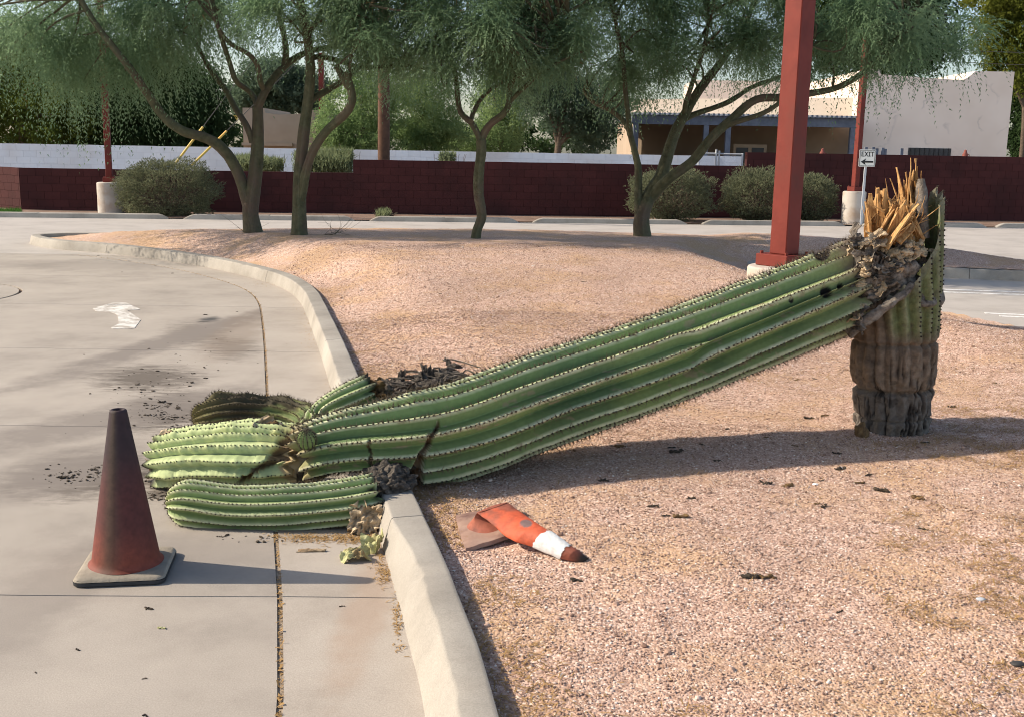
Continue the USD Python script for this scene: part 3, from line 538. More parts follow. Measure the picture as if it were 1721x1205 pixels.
lamp_post(RP_, 0.15, math.radians(25), pt(1432, 322, RP_[1])[2] - 0.03, 0.30, 'red lamp post on a pedestal behind the exit sign')
p = pt(541, 190, 62); pz = pt(541, 90, 62)[2]
obj('far_pole', bx(p[0] - 0.14, p[0] + 0.14, 61.86, 62.14, 0, pz), 'red_paint', label='thin distant red pole rising behind the small tan house', cat='pole')
# ------------------------------------------------------------------ exit sign
SG = gnd(1455, 385); SG = np.array([SG[0], RP_[1] - 0.6, 0.0]); sx = pt(1455, 300, SG[1])[0]
t = thing('exit_sign', 'white EXIT sign with a left arrow on a thin steel post', 'sign', (sx, SG[1], 0))
ztop, zbot = pt(1455, 252, SG[1])[2], pt(1455, 281, SG[1])[2]; hw = 13.6 / F * SG[1]
obj('post', bx(sx - 0.028 - 0.02, sx + 0.028 - 0.02, SG[1] + 0.012, SG[1] + 0.05, -0.02, ztop - 0.04), 'galvanised', t)
def rrect(x0, x1, z0, z1, r): return sbox(x0 + r, z0 + r, x1 - r, z1 - r).buffer(r)
def upright(poly, y0, y1):
    e = extr(poly, 0, y1 - y0); v = e.vertices; return tm(np.c_[v[:, 0], y1 - v[:, 2], v[:, 1]], e.faces)
plate = rrect(sx - hw, sx + hw, zbot, ztop, 0.03); obj('plate', upright(plate, SG[1], SG[1] + 0.006), 'sign_white', t)
bord = plate.buffer(-0.016).difference(plate.buffer(-0.027)); obj('border', upright(bord, SG[1] - 0.004, SG[1] - 0.001), 'sign_black', t)
tx = meshkit.text_mesh('EXIT', 0.115, 0.002, bold=True); v = tx.vertices; wid = v[:, 0].max(); sc = (2 * hw - 0.085) / wid
tx = tm(np.c_[sx - (hw - 0.0425) + v[:, 0] * sc, SG[1] - 0.004 + v[:, 2], ztop - 0.058 - 0.115 + v[:, 1]], tx.faces); obj('lettering', tx, 'sign_black', t)
zc = zbot + 0.125; arw = Polygon([(sx - hw + 0.05, zc), (sx - 0.03, zc + 0.085), (sx - 0.055, zc + 0.022), (sx + hw - 0.055, zc + 0.022), (sx + hw - 0.055, zc - 0.022), (sx - 0.055, zc - 0.022), (sx - 0.03, zc - 0.085)])
obj('arrow', upright(arw, SG[1] - 0.004, SG[1] - 0.001), 'sign_black', t)
# ------------------------------------------------------------------ utility pole, guy guards, wires
p = wall_xy(645, 6.0); u0 = np.r_[p, -0.02]; rt = 9.5 / F * p[1]
t = thing('utility_pole', 'brown wooden utility pole standing in the alley behind the maroon wall', 'utility pole', u0)
obj('pole', tube([u0, u0 + [0.02, 0, 4], u0 + [0.05, 0, 9.5]], [rt * 1.08, rt, rt * 0.8], 14), 'utility_wood', t, smooth=40)
obj('crossarm', bx(u0[0] - 1.2, u0[0] + 1.2, u0[1] - rt - 0.1, u0[1] - rt, 8.6, 8.72), 'utility_wood', t)
for k, ((ax, ay), (bx_, by)) in enumerate([((299, 270), (341, 214)), ((330, 271), (381, 221))]):
    yy = wall_xy(320, 7.2)[1]; a_, b_ = pt(ax, ay, yy), pt(bx_, by, yy + 0.4); d_ = (b_ - a_); a0 = a_ - d_ * (a_[2] / d_[2])
    t = thing('guy_wire', ['left yellow guy wire guard slanting above the large shrub', 'right yellow guy wire guard slanting above the large shrub'][k], 'guy wire', a0)
    obj('guard', tube([a0, b_], 0.036, 10), 'yellow_plastic', t, smooth=40); obj('cable', tube([b_, b_ + d_ * 3.2], 0.010, 6), 'dark_metal', t)
for k, (ya, yb) in enumerate([(79, 83), (99, 104)]):
    A_, B_ = pt(1500, ya - 2, 44), pt(1900, yb + 6, 40); P = np.array([A_ + (B_ - A_) * s + [0, 0, -0.12 * 4 * s * (1 - s)] for s in np.linspace(0, 1, 12)])
    obj('power_line', tube(P, 0.013, 5), 'dark_metal', label=['upper thin power line crossing the sky gap at right', 'lower thin power line crossing the sky gap at right'][k], cat='wire')

# ------------------------------------------------------------------ leaves
def tri_leaves(C, D, Wd, L, Wl):
    """one triangle per leaf: base C, direction D (unit), side Wd (unit), length L, width Wl"""
    v = np.stack([C - Wd * Wl[:, None] / 2, C + Wd * Wl[:, None] / 2, C + D * L[:, None]], 1).reshape(-1, 3)
    return tm(v, np.arange(len(v)).reshape(-1, 3))
def rdirs(n, g): v = g.normal(size=(n, 3)); return v / np.linalg.norm(v, axis=1)[:, None]
def sprigs(P0, D0, Ls, g, nl=14, ll=0.045, lw=0.016, droop=0.5):
    """feathery hanging strands with small leaflets on both sides"""
    K = len(P0); tt = np.linspace(0.06, 1, nl)
    S = P0[:, None] + D0[:, None] * (Ls[:, None] * tt)[..., None] + np.array([0, 0, -1.0]) * (droop * Ls[:, None] * tt ** 2)[..., None]
    T_ = D0[:, None] + np.array([0, 0, -1.0]) * (2 * droop * tt)[None, :, None]; T_ /= np.linalg.norm(T_, axis=2)[..., None]
    sd = rdirs(K * nl, g).reshape(K, nl, 3); sd -= T_ * (sd * T_).sum(2, keepdims=True); sd /= np.linalg.norm(sd, axis=2)[..., None] + 1e-9
    D = sd * 0.52 + T_ * 0.85; D /= np.linalg.norm(D, axis=2)[..., None]; Wd = np.cross(D, rdirs(K * nl, g).reshape(K, nl, 3)); Wd /= np.linalg.norm(Wd, axis=2)[..., None] + 1e-9
    f = lambda a: a.reshape(-1, 3); n_ = K * nl; k = g.uniform(0.7, 1.3, n_)
    return tri_leaves(f(S), f(D), f(Wd), ll * k, lw * k)
def in_ellipsoids(E, g, total, shell=0.25):
    """points in ellipsoids (cx,cy,cz,rx,ry,rz,weight), clumped"""
    Wt = np.array([e[6] for e in E], float); Wt /= Wt.sum(); out = []
    for e, w in zip(E, Wt):
        n = int(total * w); nc = max(6, n // 70); u = rdirs(nc, g) * (g.random(nc) ** (1 / 2.4))[:, None]
        cl = u[g.integers(0, nc, n)] + np.clip(g.normal(size=(n, 3)) * 0.105, -.25, .25); out.append(np.array(e[:3]) + cl * np.array(e[3:6]))
    return np.vstack(out)
def pell(cx, cy, rx, ry, y, ry_depth, w=None):
    """ellipsoid from its outline in the view at distance y"""
    c = pt(cx, cy, y); s = y / F; return (c[0], c[1], c[2], rx * s, ry_depth, ry * s, (rx * ry * ry_depth) ** 0.85 if w is None else w)

def thin(e, k): return e[:6] + (e[6] * k,)
# palo verdes: limbs as view outlines at the tree's distance with depth offsets (metres)
def palo(label, y, limbs, ells, ntot, seed, dry=0, droop=0.5, twigs=60, low=(150, 150)):
    g = np.random.default_rng(seed); b0 = limbs[0][0][0]; t0 = pt(b0[0], b0[1], y)
    base = np.array([t0[0], t0[1], float(zsoil(t0[0], t0[1])) - 0.04]); t = thing('palo_verde_tree', label, 'tree', base)
    ms = []; ends = []
    for P, r0, r1 in limbs:
        Q = np.array([pt(p[0], p[1], y + (p[2] if len(p) > 2 else 0)) for p in P])
        if P is limbs[0][0]: Q = np.vstack([base + [0, 0, -0.1], Q[0] * [1, 1, 0] + [0, 0, base[2] + 0.06], Q[1:]])
        n_ = max(8, 5 * len(Q)); C = spline(Q, n_) if len(Q) > 2 else Q[0] + (Q[1] - Q[0]) * np.linspace(0, 1, n_)[:, None]
        s = np.linspace(0, 1, n_); R = 0.80 * (r0 + (r1 - r0) * s ** 0.8) / F * y
        if P is limbs[0][0]: R = R * (1 + 0.45 * np.exp(-s * n_ / 2.2))
        R = R * (1 + 0.10 * (meshkit.fbm(C * 3.1, 3, seed) - 0.5) * 2); m_ = tube(C, R, 14)
        v = m_.vertices; k = (meshkit.fbm(v * 7, 3, seed + 1) - 0.5) * 0.025; m_.vertices = v + k[:, None] * rdirs(1, g); ms.append(m_); ends.append((C, R))
    obj('trunk', cat(ms), 'bark_green', t, smooth=50)
    P = in_ellipsoids(ells, g, ntot); qx, qy = px_of(P); lim = low[0] + low[1] * (meshkit.noise(np.stack([qx / 34, 0 * qx, 0 * qx], -1), seed) - 0.5); P = P[qy < lim]
    ec = np.array([e[:3] for e in ells])
    tw = []
    src = np.vstack([C[len(C) // 2:] for C, R in ends])
    for k in range(twigs):
        q = P[g.integers(len(P))]; s = src[np.argmin(np.linalg.norm(src - q, axis=1) + g.random(len(src)) * 0.5)]; mid = (s + q) / 2 + g.normal(size=3) * 0.15 + [0, 0, 0.12]
        if np.linalg.norm(q - s) > 3.2: continue
        tw.append(tube(spline([s, mid, q], 7), np.linspace(0.022, 0.005, 7), 5, False))
    obj('twigs', cat(tw), 'bark_green', t)
    ctr = ec[np.argmin(np.linalg.norm(P[:, None] - ec[None], axis=2), axis=1)]
    D = unit_rows((P - ctr) * [1, 1, 0.5] * 0.6 + g.normal(size=P.shape) * 0.55 + [0, 0, 0.1])
    L = g.uniform(0.25, 0.72, len(P)) * (1.2 if droop > 0.8 else 1)
    obj('crown', sprigs(P, D, L, g, 17, 0.050, 0.019, droop), 'palo_leaf', t)
    if dry:
        Pd = in_ellipsoids(ells, g, dry); obj('dry_pods', tri_leaves(Pd, unit_rows(g.normal(size=Pd.shape) + [0, 0, -1.2]), rdirs(len(Pd), g), g.uniform(0.06, 0.12, len(Pd)), np.full(len(Pd), 0.02)), 'dry_pod', t, kind='stuff')
def unit_rows(v): return v / (np.linalg.norm(v, axis=1)[:, None] + 1e-9)
TY = hit(425, 391)[1]
yA, yB, yC, yD = hit(425, 391)[1], hit(503, 395)[1], hit(800, 401)[1], hit(1079, 397)[1]
print('tree depths', yA, yB, yC, yD, 'pole', NP)
Y = yA
palo('leftmost palo verde, its long limb leaning left over the kerb', yA, [
    ([(425, 392), (421, 360), (424, 330), (430, 285), (433, 240), (433, 180)], 19, 11),
    ([(420, 350), (408, 312), (387, 267, -.1), (349, 234, -.3), (303, 219, -.5), (275, 196, -.6), (258, 174, -.7), (237, 142, -.9), (200, 92, -1.1), (160, 40, -1.2), (120, -40, -1.3)], 14, 4.5),
    ([(432, 185), (448, 150), (478, 112, .2), (523, 86, .4), (600, 77, .5), (660, 50, .6)], 9, 4),
    ([(424, 240), (412, 208), (394, 180, .2), (378, 150, .3), (360, 127, .3), (324, 66, .4), (296, 33, .4), (270, -30, .5)], 7, 3.5),
    ([(432, 178), (414, 150), (394, 132, -.3), (388, 112, -.3), (380, 88, -.4), (368, 50, -.5), (355, -20, -.6)], 6, 3.5),
    ([(445, 152), (436, 128, -.2), (429, 104, -.3), (412, 88, -.4), (390, 76, -.5), (366, 45, -.6), (350, -10, -.7)], 6, 3),
    ([(478, 112, .2), (480, 80, .2), (470, 30, .2), (460, -60, .3)], 7, 4)],
    [pell(55, 75, 110, 95, Y, 1.3), pell(150, 90, 90, 85, Y, 1.2), pell(235, 35, 100, 75, Y, 1.2), pell(360, 15, 110, 52, Y, 1.2), pell(60, 140, 50, 62, Y - .4, .7), pell(150, 165, 24, 46, Y - .4, .4), pell(215, 110, 45, 60, Y - .3, .7),
     pell(300, 60, 60, 60, Y, .8), thin(pell(120, -120, 240, 130, Y, 1.8), 0.35), thin(pell(380, -120, 200, 120, Y, 1.8), 0.35), pell(-90, 40, 90, 110, Y, 1.2)], 9000, 11, 120, droop=0.95, low=(128, 110))
Y = yB
palo('straight double stemmed palo verde just right of the leftmost tree', yB, [
    ([(503, 394), (503, 350), (504, 300), (508, 250), (513, 205), (520, 150), (521, 100), (514, 50), (506, 10), (500, -80)], 16, 7),
    ([(505, 345), (513, 296, -.1), (531, 245, -.2), (562, 208, -.3), (588, 181, -.4), (592, 165, -.4), (588, 145, -.4), (584, 122, -.4)], 10, 8),
    ([(586, 148, -.4), (578, 135, -.4), (572, 124, -.4), (566, 112, -.45)], 6.5, 6),
    ([(520, 172), (545, 155, .2), (572, 139, .3), (600, 116, .4), (640, 92, .5), (700, 40, .6)], 7, 4),
    ([(521, 100), (560, 100, .3), (612, 114, .4), (675, 110, .5), (720, 117, .6), (760, 120, .7)], 6, 3),
    ([(516, 60), (540, 20, .2), (570, -60, .3)], 6, 4), ([(586, 125, -.4), (600, 60, -.5), (640, -20, -.7)], 3, 2)],
    [pell(540, 5, 110, 55, Y, 1.1), pell(655, 40, 105, 75, Y, 1.2), pell(620, 75, 50, 42, Y + .3, .7), pell(590, 150, 14, 55, Y - .5, .25, 2), pell(700, 100, 60, 30, Y + .3, .8), thin(pell(600, -130, 220, 130, Y, 1.8), 0.35)], 5900, 12, 60, droop=0.6, low=(100, 60))
Y = yC
palo('slender leaning palo verde in the middle of the island', yC, [
    ([(800, 401), (803, 384), (809, 368), (806, 340), (804, 312), (806, 280), (809, 250), (808, 236)], 10, 11),
    ([(808, 238), (801, 222), (790, 205, .1), (776, 192, .2), (769, 160, .3), (764, 120, .4), (745, 60, .5), (735, -30, .5)], 7, 3),
    ([(808, 240), (815, 222), (830, 204, -.1), (852, 184, -.2), (856, 165, -.2), (860, 139, -.2), (884, 122, -.3), (908, 75, -.3), (955, 20, -.4)], 8.5, 3),
    ([(792, 205), (805, 172, .3), (826, 150, .4), (860, 130, .5), (882, 100, .6), (880, 40, .7)], 5, 2.5),
    ([(856, 172, -.2), (890, 140, -.3), (930, 110, -.5), (985, 85, -.6)], 5, 2)],
    [pell(790, 30, 120, 80, Y, 1.3), pell(830, 85, 80, 62, Y, 1.1), pell(905, 50, 95, 78, Y, 1.3), pell(770, 130, 50, 45, Y, .8), pell(860, 130, 50, 40, Y, .7), pell(940, 105, 55, 50, Y, .9), thin(pell(840, -120, 220, 130, Y, 1.9), 0.35)], 7300, 13, 300, droop=0.55, twigs=110, low=(118, 70))
Y = yD
palo('wide branching palo verde nearest the near red lamp post', yD, [
    ([(1079, 397), (1078, 372), (1085, 345), (1096, 322), (1110, 298), (1118, 275), (1127, 245), (1140, 212), (1150, 195), (1166, 166), (1205, 114, .3), (1240, 62, .5), (1275, -10, .6)], 18, 4),
    ([(1076, 378), (1073, 345), (1073, 310), (1072, 278), (1065, 248), (1058, 222), (1044, 200, .2), (1027, 187, .3), (1000, 174, .5), (980, 150, .6)], 10, 3.5),
    ([(1060, 230), (1057, 205, -.2), (1051, 150, -.3), (1048, 105, -.3), (1035, 40, -.4), (1020, -40, -.4)], 6, 3),
    ([(1092, 335), (1112, 312, -.2), (1133, 294, -.4), (1160, 275, -.5), (1191, 238, -.7), (1236, 195, -.8), (1274, 167, -.9), (1315, 165, -1.0), (1365, 157, -1.1), (1400, 150, -1.1), (1431, 136, -1.2), (1470, 105, -1.3), (1511, 59, -1.4), (1545, 15, -1.4)], 12, 4),
    ([(1205, 222, -.7), (1240, 205, -.9), (1288, 188, -1.1), (1316, 168, -1.2), (1345, 130, -1.3), (1365, 70, -1.3)], 6, 3),
    ([(1142, 208), (1180, 188, .2), (1226, 171, .3), (1262, 148, .5), (1310, 130, .6), (1350, 85, .8)], 7, 3),
    ([(1150, 195), (1160, 150, -.3), (1180, 90, -.5), (1190, 20, -.6)], 6, 3)],
    [pell(1060, 45, 110, 80, Y, 1.3), pell(1170, 40, 110, 72, Y, 1.4), pell(1050, 125, 80, 62, Y + .2, 1.0), pell(1150, 110, 70, 48, Y, .9), pell(1240, 70, 70, 55, Y, 1.0), pell(1290, 40, 90, 60, Y, 1.2), pell(1400, 55, 110, 62, Y - 1, 1.1), pell(1430, 120, 60, 25, Y - 1, .6), pell(1500, 45, 90, 62, Y - 1.2, 1.0), pell(1510, 125, 60, 22, Y - 1.2, .5, 300), pell(1590, 50, 70, 40, Y - 1.3, .8), pell(1330, 140, 40, 22, Y - .8, .5, 150),
     thin(pell(1090, -120, 210, 120, Y, 1.8), 0.35), thin(pell(1350, -110, 230, 110, Y - .6, 1.8), 0.35)], 10200, 14, 300, droop=0.6, twigs=120, low=(122, 70))

# background trees: leaf clumps round a trunk
def bg_tree(name, label, leaf, trunk_px, y, ells, n, seed, size=0.115, core=True, trunk_r=0.18, barkm='bark_brown'):
    g = np.random.default_rng(seed); b = pt(trunk_px, 300, y); base = np.array([b[0], b[1], -0.03]); t = thing(name, label, 'tree', base)
    top = max(e[2] for e in ells); E = ells
    mid = np.array([b[0] + g.normal() * 0.2, b[1], top * 0.45]); ms = [tube(spline([base, mid, [np.mean([e[0] for e in E]), b[1], top]], 9), np.linspace(trunk_r, trunk_r * 0.4, 9), 9)]
    for e in E: ms.append(tube(spline([mid, (mid + np.array(e[:3])) / 2 + [0, 0, .2], np.array(e[:3])], 7), np.linspace(trunk_r * 0.6, 0.03, 7), 7))
    obj('trunk', cat(ms), barkm, t, smooth=50)
    P = in_ellipsoids(E, g, n); D = unit_rows(g.normal(size=P.shape) + [0, 0, -0.35]); Wd = unit_rows(np.cross(D, rdirs(len(P), g)))
    k = g.uniform(0.6, 1.35, len(P)); obj('crown', tri_leaves(P, D, Wd, size * k, size * 0.55 * k), leaf, t)
T = bg_tree
SZ = 0.12
T('olive_tree', 'yellow green bushy tree behind the white wall at far left', 'olive_leaf', 40, 41, [pell(30, 145, 95, 95, 41, 2), pell(-50, 180, 90, 90, 41, 2), pell(95, 195, 60, 60, 40, 1.5), pell(40, 80, 70, 50, 41, 1.5)], 42000, 21)
T('olive_tree', 'dense dark tree rising behind the far left lamp post', 'dark_leaf', 200, 42, [pell(200, 165, 85, 95, 42, 2), pell(150, 200, 60, 55, 42, 1.5), pell(270, 200, 70, 60, 42, 1.8), pell(210, 110, 70, 45, 42, 1.5)], 62000, 22)
T('olive_tree', 'dark round tree above the yellow guy wire guards', 'dark_leaf', 320, 43, [pell(320, 175, 62, 80, 43, 2), pell(350, 210, 42, 45, 43, 1.5), pell(280, 130, 50, 45, 43, 1.5), pell(300, 225, 70, 35, 42, 1.5)], 48000, 23)
T('olive_tree', 'olive tree with brighter top left of the lamp post', 'olive_leaf', 120, 45, [pell(130, 110, 80, 50, 45, 2), pell(110, 160, 80, 60, 45, 2), pell(230, 95, 70, 35, 45, 2)], 34000, 27)
T('far_tree', 'distant blue green tree above the small tan house', 'gray_leaf', 460, 64, [pell(460, 145, 62, 45, 64, 2.5), pell(420, 165, 45, 35, 64, 2), pell(515, 160, 50, 40, 64, 2)], 26000, 24, 0.2)
T('far_tree', 'light yellow green tree between the double stemmed tree and the utility pole', 'mid_leaf', 610, 51, [pell(600, 195, 62, 72, 51, 2), pell(560, 222, 45, 44, 50, 1.7), pell(640, 160, 60, 60, 51, 2), pell(620, 240, 60, 30, 50, 1.4)], 29000, 25)
T('far_tree', 'leafy green tree just right of the utility pole', 'mid_leaf', 715, 54, [pell(710, 180, 60, 72, 54, 2), pell(740, 220, 55, 42, 54, 1.8), pell(690, 232, 50, 32, 53, 1.5)], 29000, 26)
T('far_tree', 'darker green tree behind the slender middle palo verde', 'mid_leaf', 850, 57, [pell(840, 210, 50, 52, 57, 1.8), pell(800, 238, 60, 28, 57, 1.6), pell(850, 165, 60, 55, 58, 2)], 29000, 28)
T('far_tree', 'grey green tree hanging over the pale columns', 'gray_leaf', 940, 44, [pell(940, 165, 70, 60, 44, 1.6), pell(1010, 180, 60, 50, 44, 1.6), pell(985, 225, 50, 36, 44.5, 1.2), pell(905, 140, 50, 45, 44, 1.5)], 32000, 29)
T('far_tree', 'big dark green tree rising behind the pink stucco house', 'dark_leaf', 1480, 62, [pell(1460, 60, 110, 72, 62, 3), pell(1550, 80, 62, 48, 62, 2.5), pell(1400, 40, 80, 70, 62, 2.5), pell(1500, 0, 100, 60, 62, 3)], 46000, 30, 0.22)
T('far_tree', 'bright yellow green tree at the right edge beyond the house', 'yellow_leaf', 1712, 56, [pell(1690, 50, 62, 62, 56, 2), pell(1740, 90, 70, 70, 56, 2.2), pell(1670, 95, 30, 24, 56, 1), pell(1700, 0, 70, 40, 56, 2)], 24000, 31, 0.18, trunk_r=0.16)
T('far_tree', 'dark tree low at the right edge beside the house corner', 'dark_leaf', 1730, 58, [pell(1735, 190, 42, 75, 58, 2), pell(1725, 240, 40, 40, 58, 2), pell(1745, 130, 40, 50, 58, 2)], 18000, 32, 0.2)
for k, (cx, rx) in enumerate([(700, 500), (1100, 260), (300, 380)]):
    pass
# a dark belt of far trees closes the horizon between the houses
g = np.random.default_rng(77); E = [pell(cx, 232, 75, 34, 75, 2.5, 1) for cx in range(-150, 1900, 105)]; P = in_ellipsoids(E, g, 30000)
obj('far_tree_belt', tri_leaves(P, rdirs(len(P), g), rdirs(len(P), g), g.uniform(0.2, 0.5, len(P)), g.uniform(0.15, 0.3, len(P))), 'dark_leaf', label='low dark belt of far off trees between and behind the houses', cat='trees', kind='stuff')

# clipped shrubs and weeds
def shrub(name, label, cx, cy, rx, ry, y, leaf, n, seed, flat=0.25, size=0.055, ryd=None, sphere_p=2.6):
    g = np.random.default_rng(seed); c = pt(cx, cy, y); s = y / F; R = np.array([rx * s, ryd or min(rx, 60) * s * 0.9, ry * s]); base = np.array([c[0], c[1], 0.0]); t = thing(name, label, 'shrub', base)
    u = rdirs(n, g); p_ = (np.abs(u) ** sphere_p).sum(1) ** (-1 / sphere_p); u = u * p_[:, None]
    rad = 1 - 0.32 * g.random(n) ** 2.2; lum = 1 + 0.45 * (meshkit.fbm(u * 2.2 + seed, 4, seed) - 0.5) * 2 - 0.1 * (meshkit.fbm(u * 6 + seed, 2, seed) > 0.62)
    P = c + u * R * (rad * lum)[:, None]; P[:, 2] = np.maximum(P[:, 2], 0.04)
    D = unit_rows(u * 0.9 + g.normal(size=u.shape) * 0.6 + [0, 0, 0.3]); Wd = unit_rows(np.cross(D, rdirs(n, g))); k = g.uniform(0.6, 1.4, n)
    obj('foliage', tri_leaves(P, D, Wd, size * k, size * 0.42 * k), leaf, t)
    ns = 70; us = rdirs(ns, g); us[:, 2] = np.abs(us[:, 2]) * 0.8 + 0.1; us = unit_rows(us); pp_ = (np.abs(us) ** sphere_p).sum(1) ** (-1 / sphere_p); rt = np.repeat(np.linspace(0.9, 1.0, 16)[None] + 0 * us[:, :1], 1, 0) + np.linspace(0, 1, 16)[None] * g.uniform(0.02, 0.24, ns)[:, None]
    Ps = (c + (us * pp_[:, None])[:, None] * R * rt[..., None] + g.normal(size=(ns, 16, 3)) * 0.012).reshape(-1, 3); obj('stray_shoots', tri_leaves(Ps, unit_rows(np.repeat(us, 16, 0) + g.normal(size=Ps.shape) * 0.6), rdirs(len(Ps), g), np.full(len(Ps), size), np.full(len(Ps), size * 0.42)), leaf, t, kind='stuff')
    st = []
    for k in range(70):
        a = g.random() * 6.28; q = np.array([math.cos(a), math.sin(a), 0]) * g.random() ** .5; e = c + rdirs(1, g)[0] * R * 0.85; e[2] = abs(e[2] - c[2]) * 0.8 + c[2] * 0.8
        st.append(tube(spline([base + q * [0.15, 0.15, 0] + [0, 0, -0.03], (base + e) / 2 + g.normal(size=3) * 0.08, e], 6), np.linspace(0.016, 0.006, 6), 4, False))
    obj('stems', cat(st), 'bark_brown', t)
ys = wall_xy(280, 1.1)[1]
shrub('shrub', 'large rounded grey green clipped shrub by the far left lamp post', 281, 320, 78, 47, ys, 'sage_leaf', 22000, 41, ryd=0.75)
shrub('shrub', 'boxy clipped shrub behind the wide branching palo verde', 1126, 327, 64, 40, wall_xy(1126, 1.1)[1], 'sage_leaf', 17000, 42, ryd=0.7)
shrub('shrub', 'wide clipped shrub left of the near red lamp post', 1272, 328, 54, 41, wall_xy(1272, 1.1)[1], 'sage_leaf', 16000, 43, ryd=0.65)
shrub('shrub', 'smaller round shrub just right of the near red lamp post', 1362, 333, 42, 34, wall_xy(1362, 1.2)[1], 'sage_leaf', 12000, 44, ryd=0.55)
def weeds(label, cx, cy, rx, ry, y, seed, n=5000):
    g = np.random.default_rng(seed); c = pt(cx, cy + ry, y); s = y / F; P0 = c + np.c_[g.uniform(-rx, rx, n) * s, g.normal(size=n) * 0.3, np.zeros(n)]; P0[:, 2] = g.random(n) ** 0.8 * (2 * ry * s) * (0.55 + 0.45 * meshkit.noise(P0 * 1.7, seed)) + c[2]
    D = unit_rows(g.normal(size=P0.shape) * 0.5 + [0, 0, 1]); t = thing('weeds', label, 'bush', np.array([c[0], c[1], 0])); 
    obj('foliage', tri_leaves(P0, D, rdirs(n, g), g.uniform(0.08, 0.2, n), np.full(n, 0.035)), 'weed_leaf', t)
    st = [tube([[x, c[1], -0.03], [x + g.normal() * 0.15, c[1] + g.normal() * .1, c[2] + 2 * ry * s * 0.8]], [0.012, 0.005], 4, False) for x in c[0] + g.uniform(-rx, rx, 24) * s]
    obj('stems', cat(st), 'bark_brown', t)
weeds('pale weedy bush above the low wall between the two left trees', 436, 276, 36, 16, wall_xy(436, 5)[1], 51)
weeds('taller pale weedy bush above the low wall by the utility pole', 545, 270, 46, 24, wall_xy(545, 5)[1], 52, 9000)
weeds('small weed tuft on the alley before the white wall', 752, 266, 12, 10, wall_xy(752, 6)[1], 53, 900)
weeds('small tuft at the foot of the maroon wall near its step', 645, 361, 9, 6, wall_xy(645, 1.5)[1], 54, 500)
g = np.random.default_rng(61); gp = [np.r_[wall_xy(g.uniform(-60, 34), g.uniform(0.4, 2.4)), 0.03] for _ in range(2600)]; gp = np.array(gp)
obj('grass', tri_leaves(gp, unit_rows(g.normal(size=gp.shape) * 0.35 + [0, 0, 1]), rdirs(len(gp), g), g.uniform(0.06, 0.13, len(gp)), np.full(len(gp), 0.016)), 'grass_leaf', label='small patch of bright green grass at the left edge before the wall', cat='grass', kind='stuff')
# thin dry twigs by the left trees
g = np.random.default_rng(62)
for k, (x0, y0) in enumerate([(412, 392), (570, 396)]):
    b = hit(x0, y0); tw = []
    for j in range(9 if k else 4):
        e = b + np.array([g.uniform(-0.5, 0.5), g.uniform(-.2, .2), g.uniform(0.08, 0.42)]); tw.append(tube(spline([b + [g.uniform(-.3, .3) * k, 0, 0], (b + e) / 2 + g.normal(size=3) * 0.04, e], 6), np.linspace(0.0035, 0.0012, 6), 4, False))
    obj('dry_twigs', cat(tw), 'bark_brown' if k == 0 else 'bark_green', label=['dry bare twigs at the foot of the leftmost palo verde', 'sparse green sprout right of the double stemmed palo verde'][k], cat='twigs')

# ------------------------------------------------------------------ saguaro
def up_frames(C, ref):
    T_ = np.gradient(C, axis=0); T_ /= np.linalg.norm(T_, axis=1)[:, None]
    A = ref - T_ * (T_ @ np.asarray(ref, float))[:, None]; A /= np.linalg.norm(A, axis=1)[:, None]
    return T_, A, np.cross(T_, A)
def ribbed(C, Ra, Rb, N, depth, Mr=12, ref=(0, 0, 1.0), widths=None, seed=0, wob=0.05, rmod=None, phase=0.0, crest_pow=1.25):
    """ribbed body round the path C: half heights Ra (along ref) and half widths Rb; returns grid, angle grid, rib phase u, crest data"""
    n = len(C); T_, A, B = up_frames(C, np.asarray(ref, float)); s = np.r_[0, np.cumsum(np.linalg.norm(np.diff(C, axis=0), axis=1))]
    Wd = np.ones((n, N)) if widths is None else widths(s)
    g = np.random.default_rng(seed); Wd = Wd * (1 + 0.16 * (g.random(N) - 0.5))[None]
    wn = Wd / Wd.sum(1, keepdims=True); edges = np.c_[np.zeros(n), np.cumsum(wn, 1)] * 2 * np.pi + phase
    u = (np.arange(Mr) / Mr); th = (edges[:, :-1, None] + (edges[:, 1:] - edges[:, :-1])[..., None] * u).reshape(n, -1)
    sc = np.clip(np.repeat(wn * N, Mr, 1), 0, 1.15); U = np.tile(u, N)[None] + np.zeros((n, 1))
    wave = wob * (meshkit.fbm(np.stack([np.cos(th) * 1.5 + 20, np.sin(th) * 1.5 + 20, s[:, None] * 1.6 + 0 * th], -1), 3, seed) - 0.5) * 2
    th = th + wave
    hgt = 1 - np.abs(2 * U - 1) ** crest_pow; hgt = np.minimum(hgt, 0.93 + 0.07 * hgt)
    rough = 0.006 * (meshkit.fbm(np.stack([np.cos(th) * 3 + 9, np.sin(th) * 3 + 9, s[:, None] * 7 + 0 * th], -1), 3, seed + 2) - 0.5) * 2
    dp = depth * sc * (0.85 + 0.3 * meshkit.noise(np.stack([np.cos(th) * 2 + 5, np.sin(th) * 2 + 5, s[:, None] * 3 + 0 * th], -1), seed + 3))
    k = 1 / np.sqrt((np.cos(th) / np.asarray(Ra)[:, None]) ** 2 + (np.sin(th) / np.asarray(Rb)[:, None]) ** 2)
    small = np.clip(k / (k.max() + 1e-9), 0, 1)
    r = k - dp * (1 - hgt) * np.sqrt(small) + rough * small
    if rmod is not None: r = rmod(r, th, s)
    nrm = np.cos(th)[..., None] * A[:, None] + np.sin(th)[..., None] * B[:, None]
    V = C[:, None] + r[..., None] * nrm
    return dict(V=V, th=th, s=s, U=U, hgt=hgt, nrm=nrm, T=T_, N=N, Mr=Mr, wn=wn)
